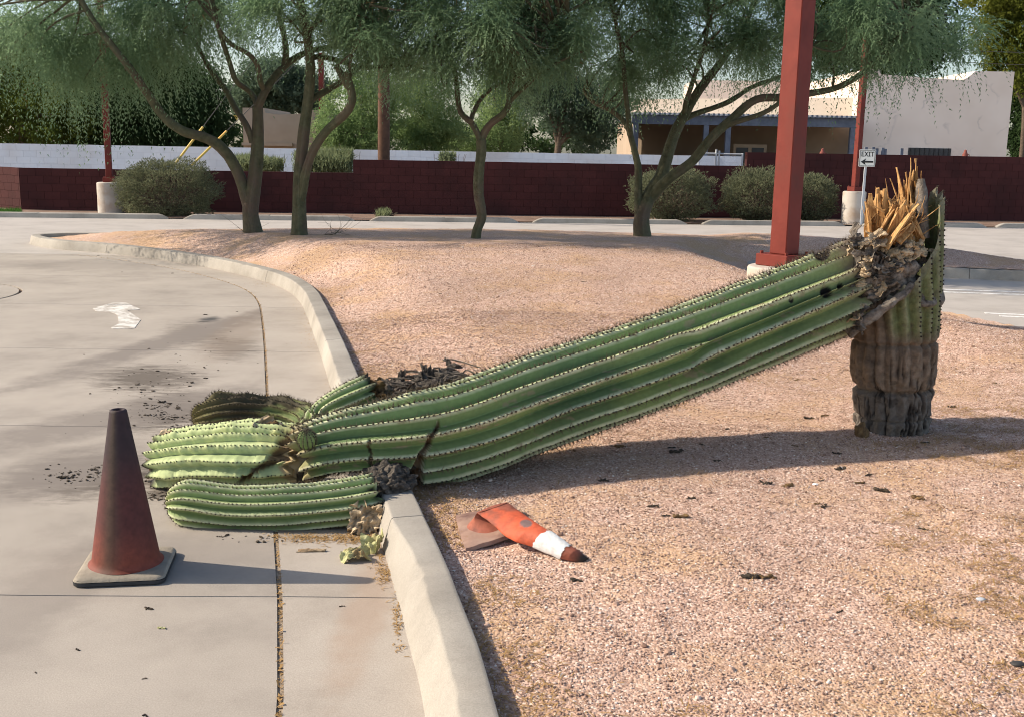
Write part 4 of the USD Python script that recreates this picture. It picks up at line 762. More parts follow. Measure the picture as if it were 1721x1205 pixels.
def spines_for(b, g, spacing=0.024, length=(0.014, 0.034), blob=0.0065, per=8, keep=None, width=0.0022, drop_back=False):
    """areole blobs and spine clusters along the crests of a ribbed body"""
    bl, sp = [], []
    oc = trimesh.creation.icosahedron(); ov, of = oc.vertices, oc.faces; bv, bf, k0 = [], [], 0; sv = []
    for r in range(b['N']):
        j = r * b['Mr'] + b['Mr'] // 2; P = b['V'][:, j]; d = np.r_[0, np.cumsum(np.linalg.norm(np.diff(P, axis=0), axis=1))]
        if d[-1] < 0.05: continue
        q = np.arange(g.uniform(0, spacing), d[-1], spacing); q = q + g.normal(size=len(q)) * spacing * 0.1
        for x in q:
            i = min(int(np.searchsorted(d, x)), len(P) - 1)
            if b['wn'][i, r] * b['N'] < 0.35 or (keep is not None and not keep(P[i])): continue
            p = P[i] if i == 0 else P[i - 1] + (P[i] - P[i - 1]) * np.clip((x - d[i - 1]) / max(d[i] - d[i - 1], 1e-6), 0, 1)
            n_ = b['nrm'][i, j]; t_ = b['T'][i]
            bv.append(p + n_ * 0.001 + ov * blob * g.uniform(0.7, 1.2)); bf.append(of + k0); k0 += len(ov)
            for _ in range(per):
                dr = unit(n_ * g.uniform(0.25, 1.0) + g.normal(size=3) * 0.62 + t_ * g.normal() * 0.2); L = g.uniform(*length); w = unit(np.cross(dr, g.normal(size=3))) * width / 2; w2 = np.cross(dr, w)
                o = p + n_ * blob * 0.4
                sv += [o - w, o + w, o + dr * L, o - w2, o + w2, o + dr * L]
    return tm(np.vstack(bv), np.vstack(bf)), tm(np.array(sv), np.arange(len(sv)).reshape(-1, 3))
GR = np.array([0.205, 0.270, 0.098]); GRL = np.array([0.66, 0.65, 0.42]); GRD = np.array([0.130, 0.190, 0.080]); TAN = np.array([0.36, 0.235, 0.13]); BLK = np.array([0.025, 0.020, 0.017]); BRN = np.array([0.10, 0.06, 0.035])  # GRL: pale rib crests, with their sunlit highlights in the colour
PALE = np.array([0.40, 0.44, 0.22]); PALE2 = np.array([0.27, 0.345, 0.165]); YEL = np.array([0.52, 0.48, 0.20])
def lerp(a, b, t): t = np.asarray(t)[..., None]; return np.asarray(a) * (1 - t) + np.asarray(b) * t
def seg_dist(X, Y, poly):
    d = np.full(X.shape, 1e9); tt = np.zeros(X.shape)
    for (x0, y0), (x1, y1) in zip(poly[:-1], poly[1:]):
        L2 = (x1 - x0) ** 2 + (y1 - y0) ** 2; t = np.clip(((X - x0) * (x1 - x0) + (Y - y0) * (y1 - y0)) / L2, 0, 1)
        d = np.minimum(d, np.hypot(X - x0 - t * (x1 - x0), Y - y0 - t * (y1 - y0)))
    return d
def ragged_end(V, T_, s, ends, amt, N, Mr, g):
    """rib by rib torn edge: shifts the last rings along the axis"""
    n = V.shape[1]; off = np.repeat(g.uniform(-1, 1, N), Mr) * 0.6 + np.interp(np.tile(np.arange(Mr) / Mr, N), [0, 0.5, 1], [-0.6, 0.5, -0.6]); off += g.normal(size=n) * 0.08
    for i in range(len(V)):
        for e, sg in ends:
            w = np.clip(1 - abs(s[i] - e) / 0.16, 0, 1) ** 1.5
            if w > 0: V[i] = V[i] + T_[i][None] * (off * amt * w * sg)[:, None]
    return V

def sheet(c, ex, ey, ez, seed, amp=0.03, curl=0.0, th_=0.005, n_=18, ragged=0.22):
    u, v = np.meshgrid(np.linspace(-1, 1, n_), np.linspace(-1, 1, n_)); a = np.arctan2(v, u); rad = 1 + ragged * (meshkit.fbm(np.stack([np.cos(a) * 2 + 4, np.sin(a) * 2 + 4, 0 * a + seed], -1), 3, seed) - 0.5) * 2
    h = amp * (meshkit.fbm(np.stack([u * 2.2 + 7, v * 2.2 + 7, 0 * u + seed], -1), 4, seed) - 0.5) * 2 + curl * (u * u); e1, e2, e3 = map(np.asarray, (ex, ey, ez))
    top = np.asarray(c) + (u * rad)[..., None] * e1 + (v * rad)[..., None] * e2 + h[..., None] * e3; bot = top - e3 * th_
    f1 = grid_mesh(top, False); f2 = grid_mesh(bot, False); f2.invert(); E = [(0, slice(None)), (slice(None), n_ - 1), (n_ - 1, slice(None, None, -1)), (slice(None, None, -1), 0)]
    rim = np.array([np.vstack([top[e] for e in E]), np.vstack([bot[e] for e in E])]); return cat([f1, f2, grid_mesh(rim, True)])
def flake(c, r_, seed, g, elong=1.5):
    d = rdirs(1, g)[0]; e3 = unit(rdirs(1, g)[0] + np.array([-0.3, -0.8, 0.5])); e1 = unit(np.cross(d, e3)); e2 = np.cross(e3, e1)
    return sheet(c, e1 * r_ * elong, e2 * r_ * 0.75, e3, seed, r_ * 0.9, r_ * g.uniform(-0.9, 0.9), r_ * 0.16, 11, 0.45)
# --- fallen trunk
g = np.random.default_rng(101)
W0, W1 = pt(1446, 474, 6.60), pt(715, 738, 5.45)
NS = 520
line = [W0 + (W1 - W0) * t + np.array([0, 0, -0.035 * 4 * t * (1 - t)]) for t in np.linspace(0, 1, 6)] + [pt(610, 748, 5.38), pt(518, 768, 5.36)]
C = spline(line, NS); S = np.r_[0, np.cumsum(np.linalg.norm(np.diff(C, axis=0), axis=1))]; LT = S[-1]
cxp, cyp = px_of(C); s_kink = np.interp(-700, -cxp, S); s_merge = np.interp(-1150, -cxp, S)
NR = 17
KM = 13                                                                      # the rib that dies out part way, on the camera side
def wfun(s):
    Wd = np.ones((len(s), NR)); d = sstep(s_merge - 0.04, s_merge + 0.16, s); Wd[:, KM] = 0.02 + 0.98 * d; e = (1 - d) * 0.5 * np.exp(-np.clip(s_merge - s, 0, None) / 0.7); Wd[:, KM - 1] += e; Wd[:, KM + 1] += e; return Wd
Rb_ = np.interp(S, [0, 0.4, 1.5, s_kink, s_kink + 0.25, LT], [0.285, 0.282, 0.270, 0.262, 0.245, 0.225])
Ra_ = np.interp(S, [0, 0.4, 1.5, s_kink, s_kink + 0.25, LT], [0.275, 0.270, 0.262, 0.262, 0.210, 0.170])
b = ribbed(C, Ra_, Rb_, NR, 0.066, 12, (0, 0, 1), wfun, 5, 0.045, phase=0.12, crest_pow=1.12)
V = b['V']; X, Yp = px_of(V); vis = (np.sin(b['th']) < 0.35)
crack1 = [(737, 708), (733, 722), (722, 738), (718, 752), (708, 765), (703, 790), (698, 828)]; crack2 = [(623, 738), (619, 750), (624, 762), (622, 780), (628, 792)]
d1, d2 = seg_dist(X, Yp, crack1), seg_dist(X, Yp, crack2)
w1 = np.interp(Yp, [706, 715, 770, 830], [0.8, 2.0, 4.2, 8.0]); w2 = np.interp(Yp, [737, 745, 790], [0.8, 1.5, 2.4])
k1 = np.clip(1.6 - d1 / w1, 0, 1) * vis; k2 = np.clip(1.6 - d2 / w2, 0, 1) * vis
V = V - b['nrm'] * (0.045 * k1 + 0.03 * k2)[..., None]
# left of the kink the underside has caved in
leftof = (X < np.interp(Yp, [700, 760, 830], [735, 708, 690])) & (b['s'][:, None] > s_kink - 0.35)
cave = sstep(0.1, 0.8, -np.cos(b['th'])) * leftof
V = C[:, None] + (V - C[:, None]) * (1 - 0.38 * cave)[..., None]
V = ragged_end(V, b['T'], b['s'], [(LT, 1), (0.0, -1)], 0.045, NR, 12, g)
b['V'] = V
P3 = V.reshape(-1, 3); nz = meshkit.fbm(P3 * 2.2, 4, 3).reshape(V.shape[:2]); nf = meshkit.fbm(P3 * 14, 3, 4).reshape(V.shape[:2])
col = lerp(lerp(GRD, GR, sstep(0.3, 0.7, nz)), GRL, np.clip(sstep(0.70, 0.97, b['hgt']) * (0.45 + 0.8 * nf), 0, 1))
col = lerp(col, np.array([0.50, 0.46, 0.30]), sstep(0.02, 0.1, k1) * 0.7); col = lerp(col, TAN * 0.5, sstep(0.25, 0.5, k1)); col = lerp(col, TAN * 0.4, sstep(0.25, 0.5, k2) * 0.95)
nsc = meshkit.fbm(np.c_[P3[:, 0] * 9 + 4, P3[:, 1] * 22, P3[:, 2] * 22], 4, 21).reshape(V.shape[:2]); col = lerp(col, np.array([0.30, 0.24, 0.15]), sstep(0.66, 0.72, nsc) * 0.75)
topend = sstep(0.42, 0.0, b['s'])[:, None]
col = lerp(col, np.array([0.36, 0.38, 0.17]), 0.45 * sstep(0.9, 0.2, b['s'])[:, None] * (nz > 0.4))
col = lerp(col, np.array([0.25, 0.20, 0.155]), np.clip(topend * 2.2 * nf * (0.3 + nz), 0, 0.95))
spots = np.zeros(V.shape[:2])
for (x_, y_, r_) in [(1381, 424, 14), (1412, 482, 5), (1388, 492, 9), (1292, 458, 4), (1330, 505, 4)]: spots = np.maximum(spots, np.clip(1.4 - np.hypot(X - x_, Yp - y_) / r_, 0, 1) * vis)
col = lerp(col, BLK, sstep(0.1, 0.5, spots)); b['V'] = V = V - b['nrm'] * (0.02 * sstep(0.2, 0.9, spots))[..., None]
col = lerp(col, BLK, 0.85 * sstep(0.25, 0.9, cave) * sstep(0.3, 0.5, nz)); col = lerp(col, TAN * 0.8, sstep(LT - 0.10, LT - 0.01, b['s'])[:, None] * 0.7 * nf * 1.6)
trunk_base = np.array([W1[0], W1[1], 0.08])
ft = thing('fallen_saguaro', 'long green saguaro trunk fallen over the kerb, broken off the standing stump', 'cactus', trunk_base)
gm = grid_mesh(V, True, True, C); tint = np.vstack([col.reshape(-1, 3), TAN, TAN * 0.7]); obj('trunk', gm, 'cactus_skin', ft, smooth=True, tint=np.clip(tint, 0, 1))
notcr = lambda p: True
bl, sp = spines_for(b, g, 0.0265, (0.018, 0.046), 0.0050, 9, width=0.0028)
obj('areoles', bl, 'areole', ft, kind='stuff'); obj('spines', sp, 'spine', ft, kind='stuff')
# torn tan flesh between the trunk and its crushed tip
obj('torn_flesh', lump(pt(497, 782, 5.42), (0.16, 0.16, 0.125), 7, 0.25, 3), 'tan_rind', ft, smooth=60)
pk = lump(pt(505, 802, 5.26), (0.022, 0.01, 0.05), 3, 0.3, 2); obj('dark_hole', pk, 'dark_debris', ft, smooth=True)  # solid dark lump, its colour stands in for the shade inside a hole

# --- crushed pale tip lying on the road
g = np.random.default_rng(102)
line = [pt(503, 764, 5.42), pt(450, 764, 5.45), pt(390, 764, 5.50), pt(330, 769, 5.57), pt(283, 774, 5.63)]
C = spline(line, 170); S = np.r_[0, np.cumsum(np.linalg.norm(np.diff(C, axis=0), axis=1))]; LT2 = S[-1]
Ra_ = np.interp(S, np.array([0, 0.1, 0.35, 0.55, 0.8, 1.0]) * LT2, [0.140, 0.168, 0.188, 0.176, 0.176, 0.165]) ; Rb_ = np.interp(S, np.array([0, 0.3, 0.8, 1]) * LT2, [0.22, 0.26, 0.25, 0.21])
b = ribbed(C, Ra_, Rb_, 19, 0.044, 12, (0, 0, 1), None, 15, 0.10, phase=0.05, crest_pow=1.5)
V = b['V']; X, Yp = px_of(V)
wr = (meshkit.fbm(np.stack([b['s'][:, None] * 26 + 0 * b['th'], np.cos(b['th']) * 2.2 + 30, np.sin(b['th']) * 2.2 + 30], -1), 3, 8) - 0.5) * 0.024; V = V + b['nrm'] * wr[..., None]
V = ragged_end(V, b['T'], b['s'], [(0.0, -1)], 0.06, 19, 12, g); V = ragged_end(V, b['T'], b['s'], [(LT2, 1)], 0.022, 19, 12, g)
# second crack running down the tip
crk = [(478, 735), (470, 752), (462, 770), (446, 778), (430, 790), (418, 800), (402, 812)]
d = seg_dist(X, Yp, crk); vis = np.sin(b['th']) < 0.4; kc = np.clip(1.5 - (d + 9 * (meshkit.noise(np.stack([X / 7, Yp / 7, 0 * X], -1), 3) - .5)) / np.interp(X, [400, 440, 470], [2.5, 5, 9]), 0, 1) * vis; V = V - b['nrm'] * (0.05 * kc)[..., None]
b['V'] = V; nz = meshkit.fbm(V.reshape(-1, 3) * 3.5, 4, 3).reshape(V.shape[:2]); nf = meshkit.fbm(V.reshape(-1, 3) * 16, 3, 4).reshape(V.shape[:2])
col = lerp(lerp(PALE2, PALE, nz * 1.2 - 0.1), PALE * 1.25, sstep(0.6, 0.97, b['hgt']) * 0.7); col = lerp(col, YEL, sstep(0.60, 0.75, nz) * 0.5); col = lerp(col, TAN * 0.55, sstep(0.25, 0.5, kc) * 0.97)
col = lerp(col, TAN, sstep(0.035, 0.02, b['s'] + 0.03 * (nf.mean(1) - .5))[:, None] * 0.8); col = lerp(col, BLK, sstep(LT2 - 0.06, LT2, b['s'])[:, None] * sstep(0.35, 0.55, nf))
tb = np.array([C[80][0], C[80][1], 0.0]); tt = thing('saguaro_tip', 'crushed pale yellow green top of the cactus lying on the road', 'cactus', tb)
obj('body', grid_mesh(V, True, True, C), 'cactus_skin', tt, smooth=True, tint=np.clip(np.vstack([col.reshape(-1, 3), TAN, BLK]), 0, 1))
bl, sp = spines_for(b, g, 0.024, (0.008, 0.02), 0.0040, 5); obj('areoles', bl, 'areole', tt, kind='stuff'); obj('spines', sp, 'spine', tt, kind='stuff')
for k in range(9):
    q = pt(276 + g.uniform(-10, 12), 735 + 9.5 * k, 5.60) + g.normal(size=3) * 0.01; obj('withered_flap', flake(q, 0.04, k + 60, g), ['tan_rind', 'brown_debris', 'gray_rind'][k % 3], tt, smooth=60)
for k, (x_, y_) in enumerate([(462, 722), (470, 735), (452, 714), (478, 750), (440, 708)]):
    obj('withered_flap', flake(pt(x_, y_ + 4, 5.46), 0.035, k + 80, g), ['gray_rind', 'tan_rind', 'brown_debris'][k % 3], tt, smooth=60)

# --- arms
def arm(name, label, line, n, R, N, depth, seed, tip_at_start=True, cols=(GRD, GR, GRL), dead=None, spl=(0.010, 0.024), flat=1.0, tipfrac=0.9, per=7, phase=0.2, spacing=0.021, R2=None, crumple=0.0):
    g = np.random.default_rng(seed); C = spline(line, n); S = np.r_[0, np.cumsum(np.linalg.norm(np.diff(C, axis=0), axis=1))]; L = S[-1]
    t0 = R * tipfrac; x = np.clip(S / t0, 0, 1); Rr = R * np.sqrt(np.clip(1 - (1 - x) ** 2, 0.0004, 1)) if tip_at_start else np.full(n, R)
    if R2: Rr = Rr * np.interp(S, [0, L], [1, R2 / R])
    b = ribbed(C, Rr * flat, Rr, N, depth, 10, (0, 0, 1), None, seed, 0.05, phase=phase); V = b['V']
    V = ragged_end(V, b['T'], b['s'], [(L, 1)], 0.03, N, 10, g); V = V + b['nrm'] * (crumple * (meshkit.fbm(V.reshape(-1, 3) * 7, 4, seed + 9).reshape(V.shape[:2]) - 0.6) * (0.4 + np.clip(np.cos(b['th']), 0, 1)) * np.clip(Rr / R, 0, 1)[:, None])[..., None]; b['V'] = V
    nz = meshkit.fbm(V.reshape(-1, 3) * 4, 4, seed).reshape(V.shape[:2]); nf = meshkit.fbm(V.reshape(-1, 3) * 18, 3, seed).reshape(V.shape[:2])
    col = lerp(lerp(cols[0], cols[1], sstep(0.3, 0.7, nz)), cols[2], np.clip(sstep(0.55, 0.97, b['hgt']) * (0.3 + 0.7 * nf), 0, 1)); col = lerp(col, YEL * 0.7, sstep(R * 0.9, 0, b['s'])[:, None] * 0.35 * (np.cos(b['th']) > 0) * nz * 1.6)
    if dead: col = dead(col, b, nz, nf)
    col = lerp(col, BLK, sstep(L - 0.06, L, b['s'])[:, None] * sstep(0.3, 0.5, nf))
    mid = C[n // 2]; t = thing(name, label, 'cactus arm', np.array([mid[0], mid[1], 0.0]))
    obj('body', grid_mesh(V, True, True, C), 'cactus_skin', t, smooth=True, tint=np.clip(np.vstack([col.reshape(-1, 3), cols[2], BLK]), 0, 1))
    bl, sp = spines_for(b, g, spacing, spl, 0.0034, per); obj('areoles', bl, 'areole', t, kind='stuff'); obj('spines', sp, 'spine', t, kind='stuff')
    return t, C, b
ya = gnd(450, 889)[1] + 0.09
fa, Ca, ba = arm('saguaro_log', 'plump green saguaro arm lying on the road in front of the crushed tip', [pt(284, 850, ya + .02), pt(310, 846, ya + .01), pt(370, 853, ya), pt(450, 856, ya - .01), pt(530, 851, ya), pt(590, 843, ya + .02), pt(632, 834, ya + .05)], 110, 0.122, 15, 0.031, 103, spl=(0.008, 0.022), tipfrac=1.0, phase=0.05)
yb = 6.55
def rot_dead(col, b, nz, nf):
    col = lerp(col, np.array([0.05, 0.038, 0.026]), sstep(0.52, 0.60, nz) * 0.9); return lerp(col, np.array([0.20, 0.17, 0.05]), sstep(0.3, 0.0, b['s'])[:, None] * 0.5)
arm('saguaro_log', 'half rotten blackened saguaro arm lying behind the crushed tip', [pt(326, 708, yb), pt(355, 697, yb), pt(400, 690, yb + .02), pt(460, 694, yb + .05), pt(505, 704, yb - .02), pt(532, 730, yb - .25)], 90, 0.118, 15, 0.022, 104, cols=(GRD * 0.9, np.array([0.14, 0.15, 0.05]), np.array([0.27, 0.25, 0.10])), dead=rot_dead, spl=(0.012, 0.03), phase=0.3, per=8, crumple=0.09)
yc = 5.86
ta_, Ct, bt_ = arm('saguaro_log', 'small green arm with torn brown end standing up behind the trunk', [pt(528, 728, yc - .1), pt(545, 703, yc), pt(570, 683, yc), pt(600, 666, yc + .02), pt(622, 656, yc + .05)], 50, 0.10, 12, 0.022, 105, tip_at_start=False, spl=(0.010, 0.026))
for k, (x_, y_, r_, mt) in enumerate([(626, 650, .05, 'brown_debris'), (640, 658, .055, 'brown_debris'), (622, 664, .045, 'tan_rind'), (634, 672, .04, 'tan_rind'), (652, 655, .03, 'charred'), (615, 652, .04, 'gray_rind')]):
    obj('torn_flap', flake(pt(x_, y_, yc + 0.02), r_, 20 + k, np.random.default_rng(900 + k), 1.2), mt, ta_, smooth=60)
# little round pup on the trunk
cb = pt(515, 738, 5.14); Cb = np.array([cb + np.array([0, -0.02, 0.05]) * t for t in np.linspace(-1, 1, 24)])
Rb2 = 0.046 * np.sqrt(np.clip(1 - np.linspace(-1, 1, 24) ** 2, 0.001, 1)); bb = ribbed(Cb, Rb2, Rb2, 12, 0.007, 8, (1, 0, 0), None, 9)
pb_ = obj('round_bud', grid_mesh(bb['V'], True, True, Cb), 'cactus_skin', ft, smooth=True, tint=np.tile(GR * 1.1, (24 * 96 + 2, 1)))
bl, sp = spines_for(bb, g, 0.009, (0.008, 0.02), 0.003, 8, width=0.0016); obj('bud_spines', sp, 'spine', pb_, kind='stuff'); obj('bud_areoles', bl, 'areole', pb_, kind='stuff')

# --- standing stump
SC = hit(1497, 735); SC = np.array([SC[0] * (SC[1] + 0.22) / SC[1], SC[1] + 0.22, SC[2] - 0.04])
g = np.random.default_rng(106); n = 200; NRS = 20
Cz = np.linspace(0, 1, n)
ths = lambda th: th
zl = lambda z: z
Cs = np.c_[np.full(n, SC[0]) - 0.07 * Cz, np.full(n, SC[1]), SC[2] + Cz * 1.32]
Rs = np.interp(Cs[:, 2] - SC[2], [0, 0.05, 0.20, 0.29, 0.31, 0.33, 0.42, 0.56, 0.60, 0.62, 0.70, 1.0, 1.32], [0.232, 0.232, 0.238, 0.246, 0.234, 0.246, 0.260, 0.258, 0.252, 0.258, 0.260, 0.262, 0.250])
b = ribbed(Cs, Rs, Rs, NRS, 0.034, 12, (1, 0, 0), None, 16, 0.05, phase=0.1, crest_pow=1.4)
# angle convention: theta 0 = +x, then T x A with T = +z gives +y
th = b['th']; zz = (Cs[:, 2] - SC[2])[:, None] + 0 * th
low = sstep(0.72, 0.30, zz); V = b['V']; ax = Cs[:, None]
flat = np.linalg.norm(V - ax, axis=2); Vs = ax + b['nrm'] * (Rs[:, None] - 0.010)[..., None]
V = V * (1 - 0.55 * low[..., None]) + Vs * (0.55 * low[..., None])
rf = (meshkit.fbm(np.stack([np.cos(th) * 4 + 9, np.sin(th) * 4 + 9, zz * 9], -1), 5, 31) - 0.5) * 0.05; V = V + b['nrm'] * (rf * (0.25 + low))[..., None]
for zc_, wc in ((0.31, 0.014), (0.60, 0.012), (0.13, 0.007)):
    wobz = zc_ + 0.02 * (meshkit.fbm(np.stack([np.cos(th) * 2 + 3, np.sin(th) * 2 + 3, 0 * th], -1), 3, 5) - 0.5); V = V - b['nrm'] * (0.016 * np.exp(-((zz - wobz) / wc) ** 2))[..., None]
vc = meshkit.fbm(np.stack([np.cos(th) * 6 + 2, np.sin(th) * 6 + 2, zz * 2.0], -1), 3, 44); crv = np.exp(-((vc - 0.5) / 0.022) ** 2) * low; V = V - b['nrm'] * (0.016 * crv)[..., None]
# torn rim: high on the right and back, low where the trunk tore away on the left
rim = np.interp(np.degrees(th[0]) % 360, [0, 24, 34, 60, 120, 170, 200, 235, 270, 300, 318, 328, 360], [1.47, 1.46, 1.24, 1.25, 1.12, 0.90, 0.86, 0.88, 0.98, 1.08, 1.18, 1.44, 1.47]) + np.repeat(g.uniform(-0.04, 0.04, NRS), 12) + np.interp(np.tile(np.arange(12) / 12, NRS), [0, .5, 1], [-0.02, 0.02, -0.02])
V[..., 2] = SC[2] + (V[..., 2] - SC[2]) * np.where(zz > 0.66, (0.66 + (zz - 0.66) / 0.66 * (rim[None] - 0.66)) / zz.clip(0.01), 1)
b['V'] = V; zz = V[..., 2] - SC[2]; X, Yp = px_of(V)
nz = meshkit.fbm(V.reshape(-1, 3) * 4, 4, 3).reshape(th.shape); nf = meshkit.fbm(V.reshape(-1, 3) * 17, 4, 4).reshape(th.shape)
col = lerp(np.array([0.10, 0.076, 0.057]), np.array([0.235, 0.17, 0.115]), nf * 1.3 - 0.15); col = lerp(col, np.array([0.12, 0.105, 0.09]), sstep(0.34, 0.28, zz) * 0.8)
gside = sstep(0.60, 0.72, zz) * sstep(0.05, 0.5, np.cos(th + 0.55) + 0.12 + 0.5 * (nz - 0.5)); gcol = lerp(lerp(np.array([0.085, 0.105, 0.045]), np.array([0.20, 0.215, 0.09]), nz), np.array([0.24, 0.22, 0.13]), sstep(0.6, 0.95, b['hgt']) * nf)
col = lerp(col, gcol, gside * (0.5 + 0.5 * sstep(0.3, 0.42, nf))); col = lerp(col, BLK, np.clip(crv * 0.9 + 0.45 * sstep(0.60, 0.72, nf) * (0.3 + low), 0, 0.95)); col = lerp(col, np.array([0.24, 0.21, 0.175]), sstep(rim[None] - 0.10, rim[None], zz) * nf)
st = thing('saguaro_stump', 'standing broken saguaro stump, grey bark below and splintered wood on top', 'cactus stump', SC)
obj('trunk', grid_mesh(V, True, False), 'cactus_bark', st, smooth=True, tint=np.clip(col.reshape(-1, 3), 0, 1))
keepf = lambda p: p[2] - SC[2] > 0.66 and (p[0] - SC[0]) > -0.05
bl, sp = spines_for(b, g, 0.03, (0.008, 0.022), 0.0062, 4, keep=keepf); obj('areoles', bl, 'areole', st, kind='stuff'); obj('spines', sp, 'spine', st, kind='stuff')
cap_ = lump((SC[0], SC[1], SC[2] + 0.88), (0.225, 0.225, 0.13), 5, 0.3, 3); obj('inner_wood', cap_, 'gray_rind', st, smooth=60)
# splinters: thin bent wedges of tan wood
def splinter(p, d, L, w, th_, g):
    d = unit(d); s = unit(np.cross(d, g.normal(size=3))); n_ = np.cross(d, s); bend = g.normal() * 0.06 * L; rings = []
    for t in (0, 0.35, 0.7, 0.92, 1.0):
        ww = w * (1 - 0.25 * t) if t < 0.9 else w * g.uniform(0.12, 0.55); c = p + d * L * t + n_ * bend * t * t; k = th_ * (1 - 0.5 * t)
        rings.append([c + s * ww / 2 + n_ * k / 2, c - s * ww / 2 + n_ * k * g.uniform(0.2, 0.6), c - s * ww * 0.55 - n_ * k / 2, c + s * ww * 0.5 - n_ * k * g.uniform(0.2, 0.6)])
    V = np.array(rings); return grid_mesh(V, True, True, [V[0].mean(0), V[-1].mean(0)])
def splpx(px, py, dy): return pt(px, py, SC[1] + dy)
spl_specs = []
for k in range(15): x = g.uniform(1517, 1547); spl_specs.append(((x, 400), (x - 6 + g.uniform(-6, 6), g.uniform(266, 345)), g.uniform(-0.02, 0.10), g.uniform(0.024, 0.046)))
spl_specs += [((1530, 390), (1532, 266), 0.02, 0.034), ((1524, 390), (1523, 290), 0.02, 0.03), ((1538, 390), (1541, 280), 0.03, 0.03), ((1546, 400), (1548, 288), 0.05, 0.024)]
for k in range(20): x = g.uniform(1457, 1504); spl_specs.append(((x + 4, 425), (x + g.uniform(-6, 5), g.uniform(316, 362)), g.uniform(-0.10, 0.08), g.uniform(0.045, 0.085)))
spl_specs += [((1466, 430), (1458, 342), -0.06, 0.06), ((1476, 430), (1474, 318), -0.02, 0.06), ((1488, 430), (1489, 318), -0.02, 0.06), ((1500, 420), (1498, 300), 0.03, 0.012)]
for k in range(16):                                                            # fan of long splinters leaning across the break
    a = g.uniform(0, 1); spl_specs.append(((1462 + 40 * a + g.uniform(-6, 6), 412 + g.uniform(-8, 8)), (1500 + 45 * a + g.uniform(-8, 8), 352 + g.uniform(-14, 26)), g.uniform(-0.22, -0.10), g.uniform(0.035, 0.07)))
for k in range(14): x = g.uniform(1504, 1542); spl_specs.append(((x + 12, 405), (x - 12 + g.uniform(-8, 8), g.uniform(325, 372)), g.uniform(-0.16, -0.04), g.uniform(0.035, 0.075)))
for (a_, e_, dy, w) in spl_specs:
    A_, B_ = splpx(a_[0], a_[1], dy + g.normal() * 0.02), splpx(e_[0], e_[1], dy + g.normal() * 0.04); obj('splinter', splinter(A_, B_ - A_, np.linalg.norm(B_ - A_), w, w * 0.26, g), 'splinter_wood', st)
for k, (x_, y_, dy, ex) in enumerate([(1480, 385, 0.0, (.095, .07, .16)), (1528, 360, 0.06, (.06, .06, .20)), (1505, 392, -.03, (.10, .08, .10))]):
    wl_ = lump((0, 0, 0), (1, 1, 1), 950 + k, 0.1, 4, 1.5); v = wl_.vertices; gr_ = meshkit.fbm(np.c_[v[:, 0] * 5, v[:, 1] * 5, v[:, 2] * 0.8], 4, 951 + k) - 0.5; top_ = meshkit.fbm(np.c_[v[:, 0] * 4 + 3, v[:, 1] * 4, 0 * v[:, 0]], 3, 955 + k) - 0.5
    v = v * (1 + 0.7 * gr_)[:, None]; v[:, 2] += np.clip(v[:, 2], 0, None) * top_ * 1.6; wl_.vertices = v * np.array(ex) + pt(x_, y_, SC[1] + dy); obj('wood_core', wl_, 'splinter_wood', st, smooth=50)
fb = []
for k in range(110):
    x_ = g.choice([g.uniform(1456, 1506), g.uniform(1512, 1550)]); A_ = splpx(x_ + g.normal() * 4, g.uniform(350, 412), g.uniform(-0.16, 0.08)); L_ = g.uniform(0.04, 0.16); d_ = unit(np.array([g.normal() * 0.4, g.normal() * 0.35, g.uniform(0.3, 1.2)])); fb.append(tube(spline([A_, A_ + d_ * L_ * .5, A_ + d_ * L_ + g.normal(size=3) * 0.02], 5), np.linspace(0.0035, 0.001, 5), 4, False))
obj('torn_fibres', cat(fb), 'splinter_wood', st, kind='stuff')
# torn skin hinge where the trunk folded over
for k in range(130):
    a = g.random(); x_ = 1436 + 118 * a + g.normal() * 10; y_ = np.interp(x_, [1430, 1470, 1520, 1560], [np.interp(g.random(), [0, 1], [378, 560]), np.interp(g.random(), [0, 1], [395, 520]), np.interp(g.random(), [0, 1], [405, 470]), np.interp(g.random(), [0, 1], [395, 440])])
    dy = np.interp(x_, [1430, 1500, 1560], [-0.20, -0.20, -0.12]) + g.uniform(-0.06, 0.05); r_ = g.uniform(0.015, 0.042)
    mt = 'gray_rind' if g.random() < 0.62 else ('charred' if g.random() < 0.35 else 'tan_rind')
    if 396 < y_ < 440 and g.random() < 0.5: mt = 'tan_rind'
    if k % 3 == 0: L_ = lump(pt(x_, y_, SC[1] + dy), (r_ * 0.9, r_ * 0.6, r_ * 0.6), 200 + k, 0.75, 3, 3.2)
    else: L_ = flake(pt(x_, y_, SC[1] + dy - 0.01), r_, 200 + k, g)
    obj('torn_flap', L_, mt, st, smooth=50)
hl = lump(pt(1452, 470, SC[1] - 0.06), (0.11, 0.17, 0.24), 9, 0.32, 4, 3.0); obj('hinge', hl, 'gray_rind', st, smooth=60)
hl = lump(pt(1500, 455, SC[1] - 0.08), (0.15, 0.15, 0.17), 12, 0.35, 4, 3.0); obj('hinge', hl, 'gray_rind', st, smooth=60)
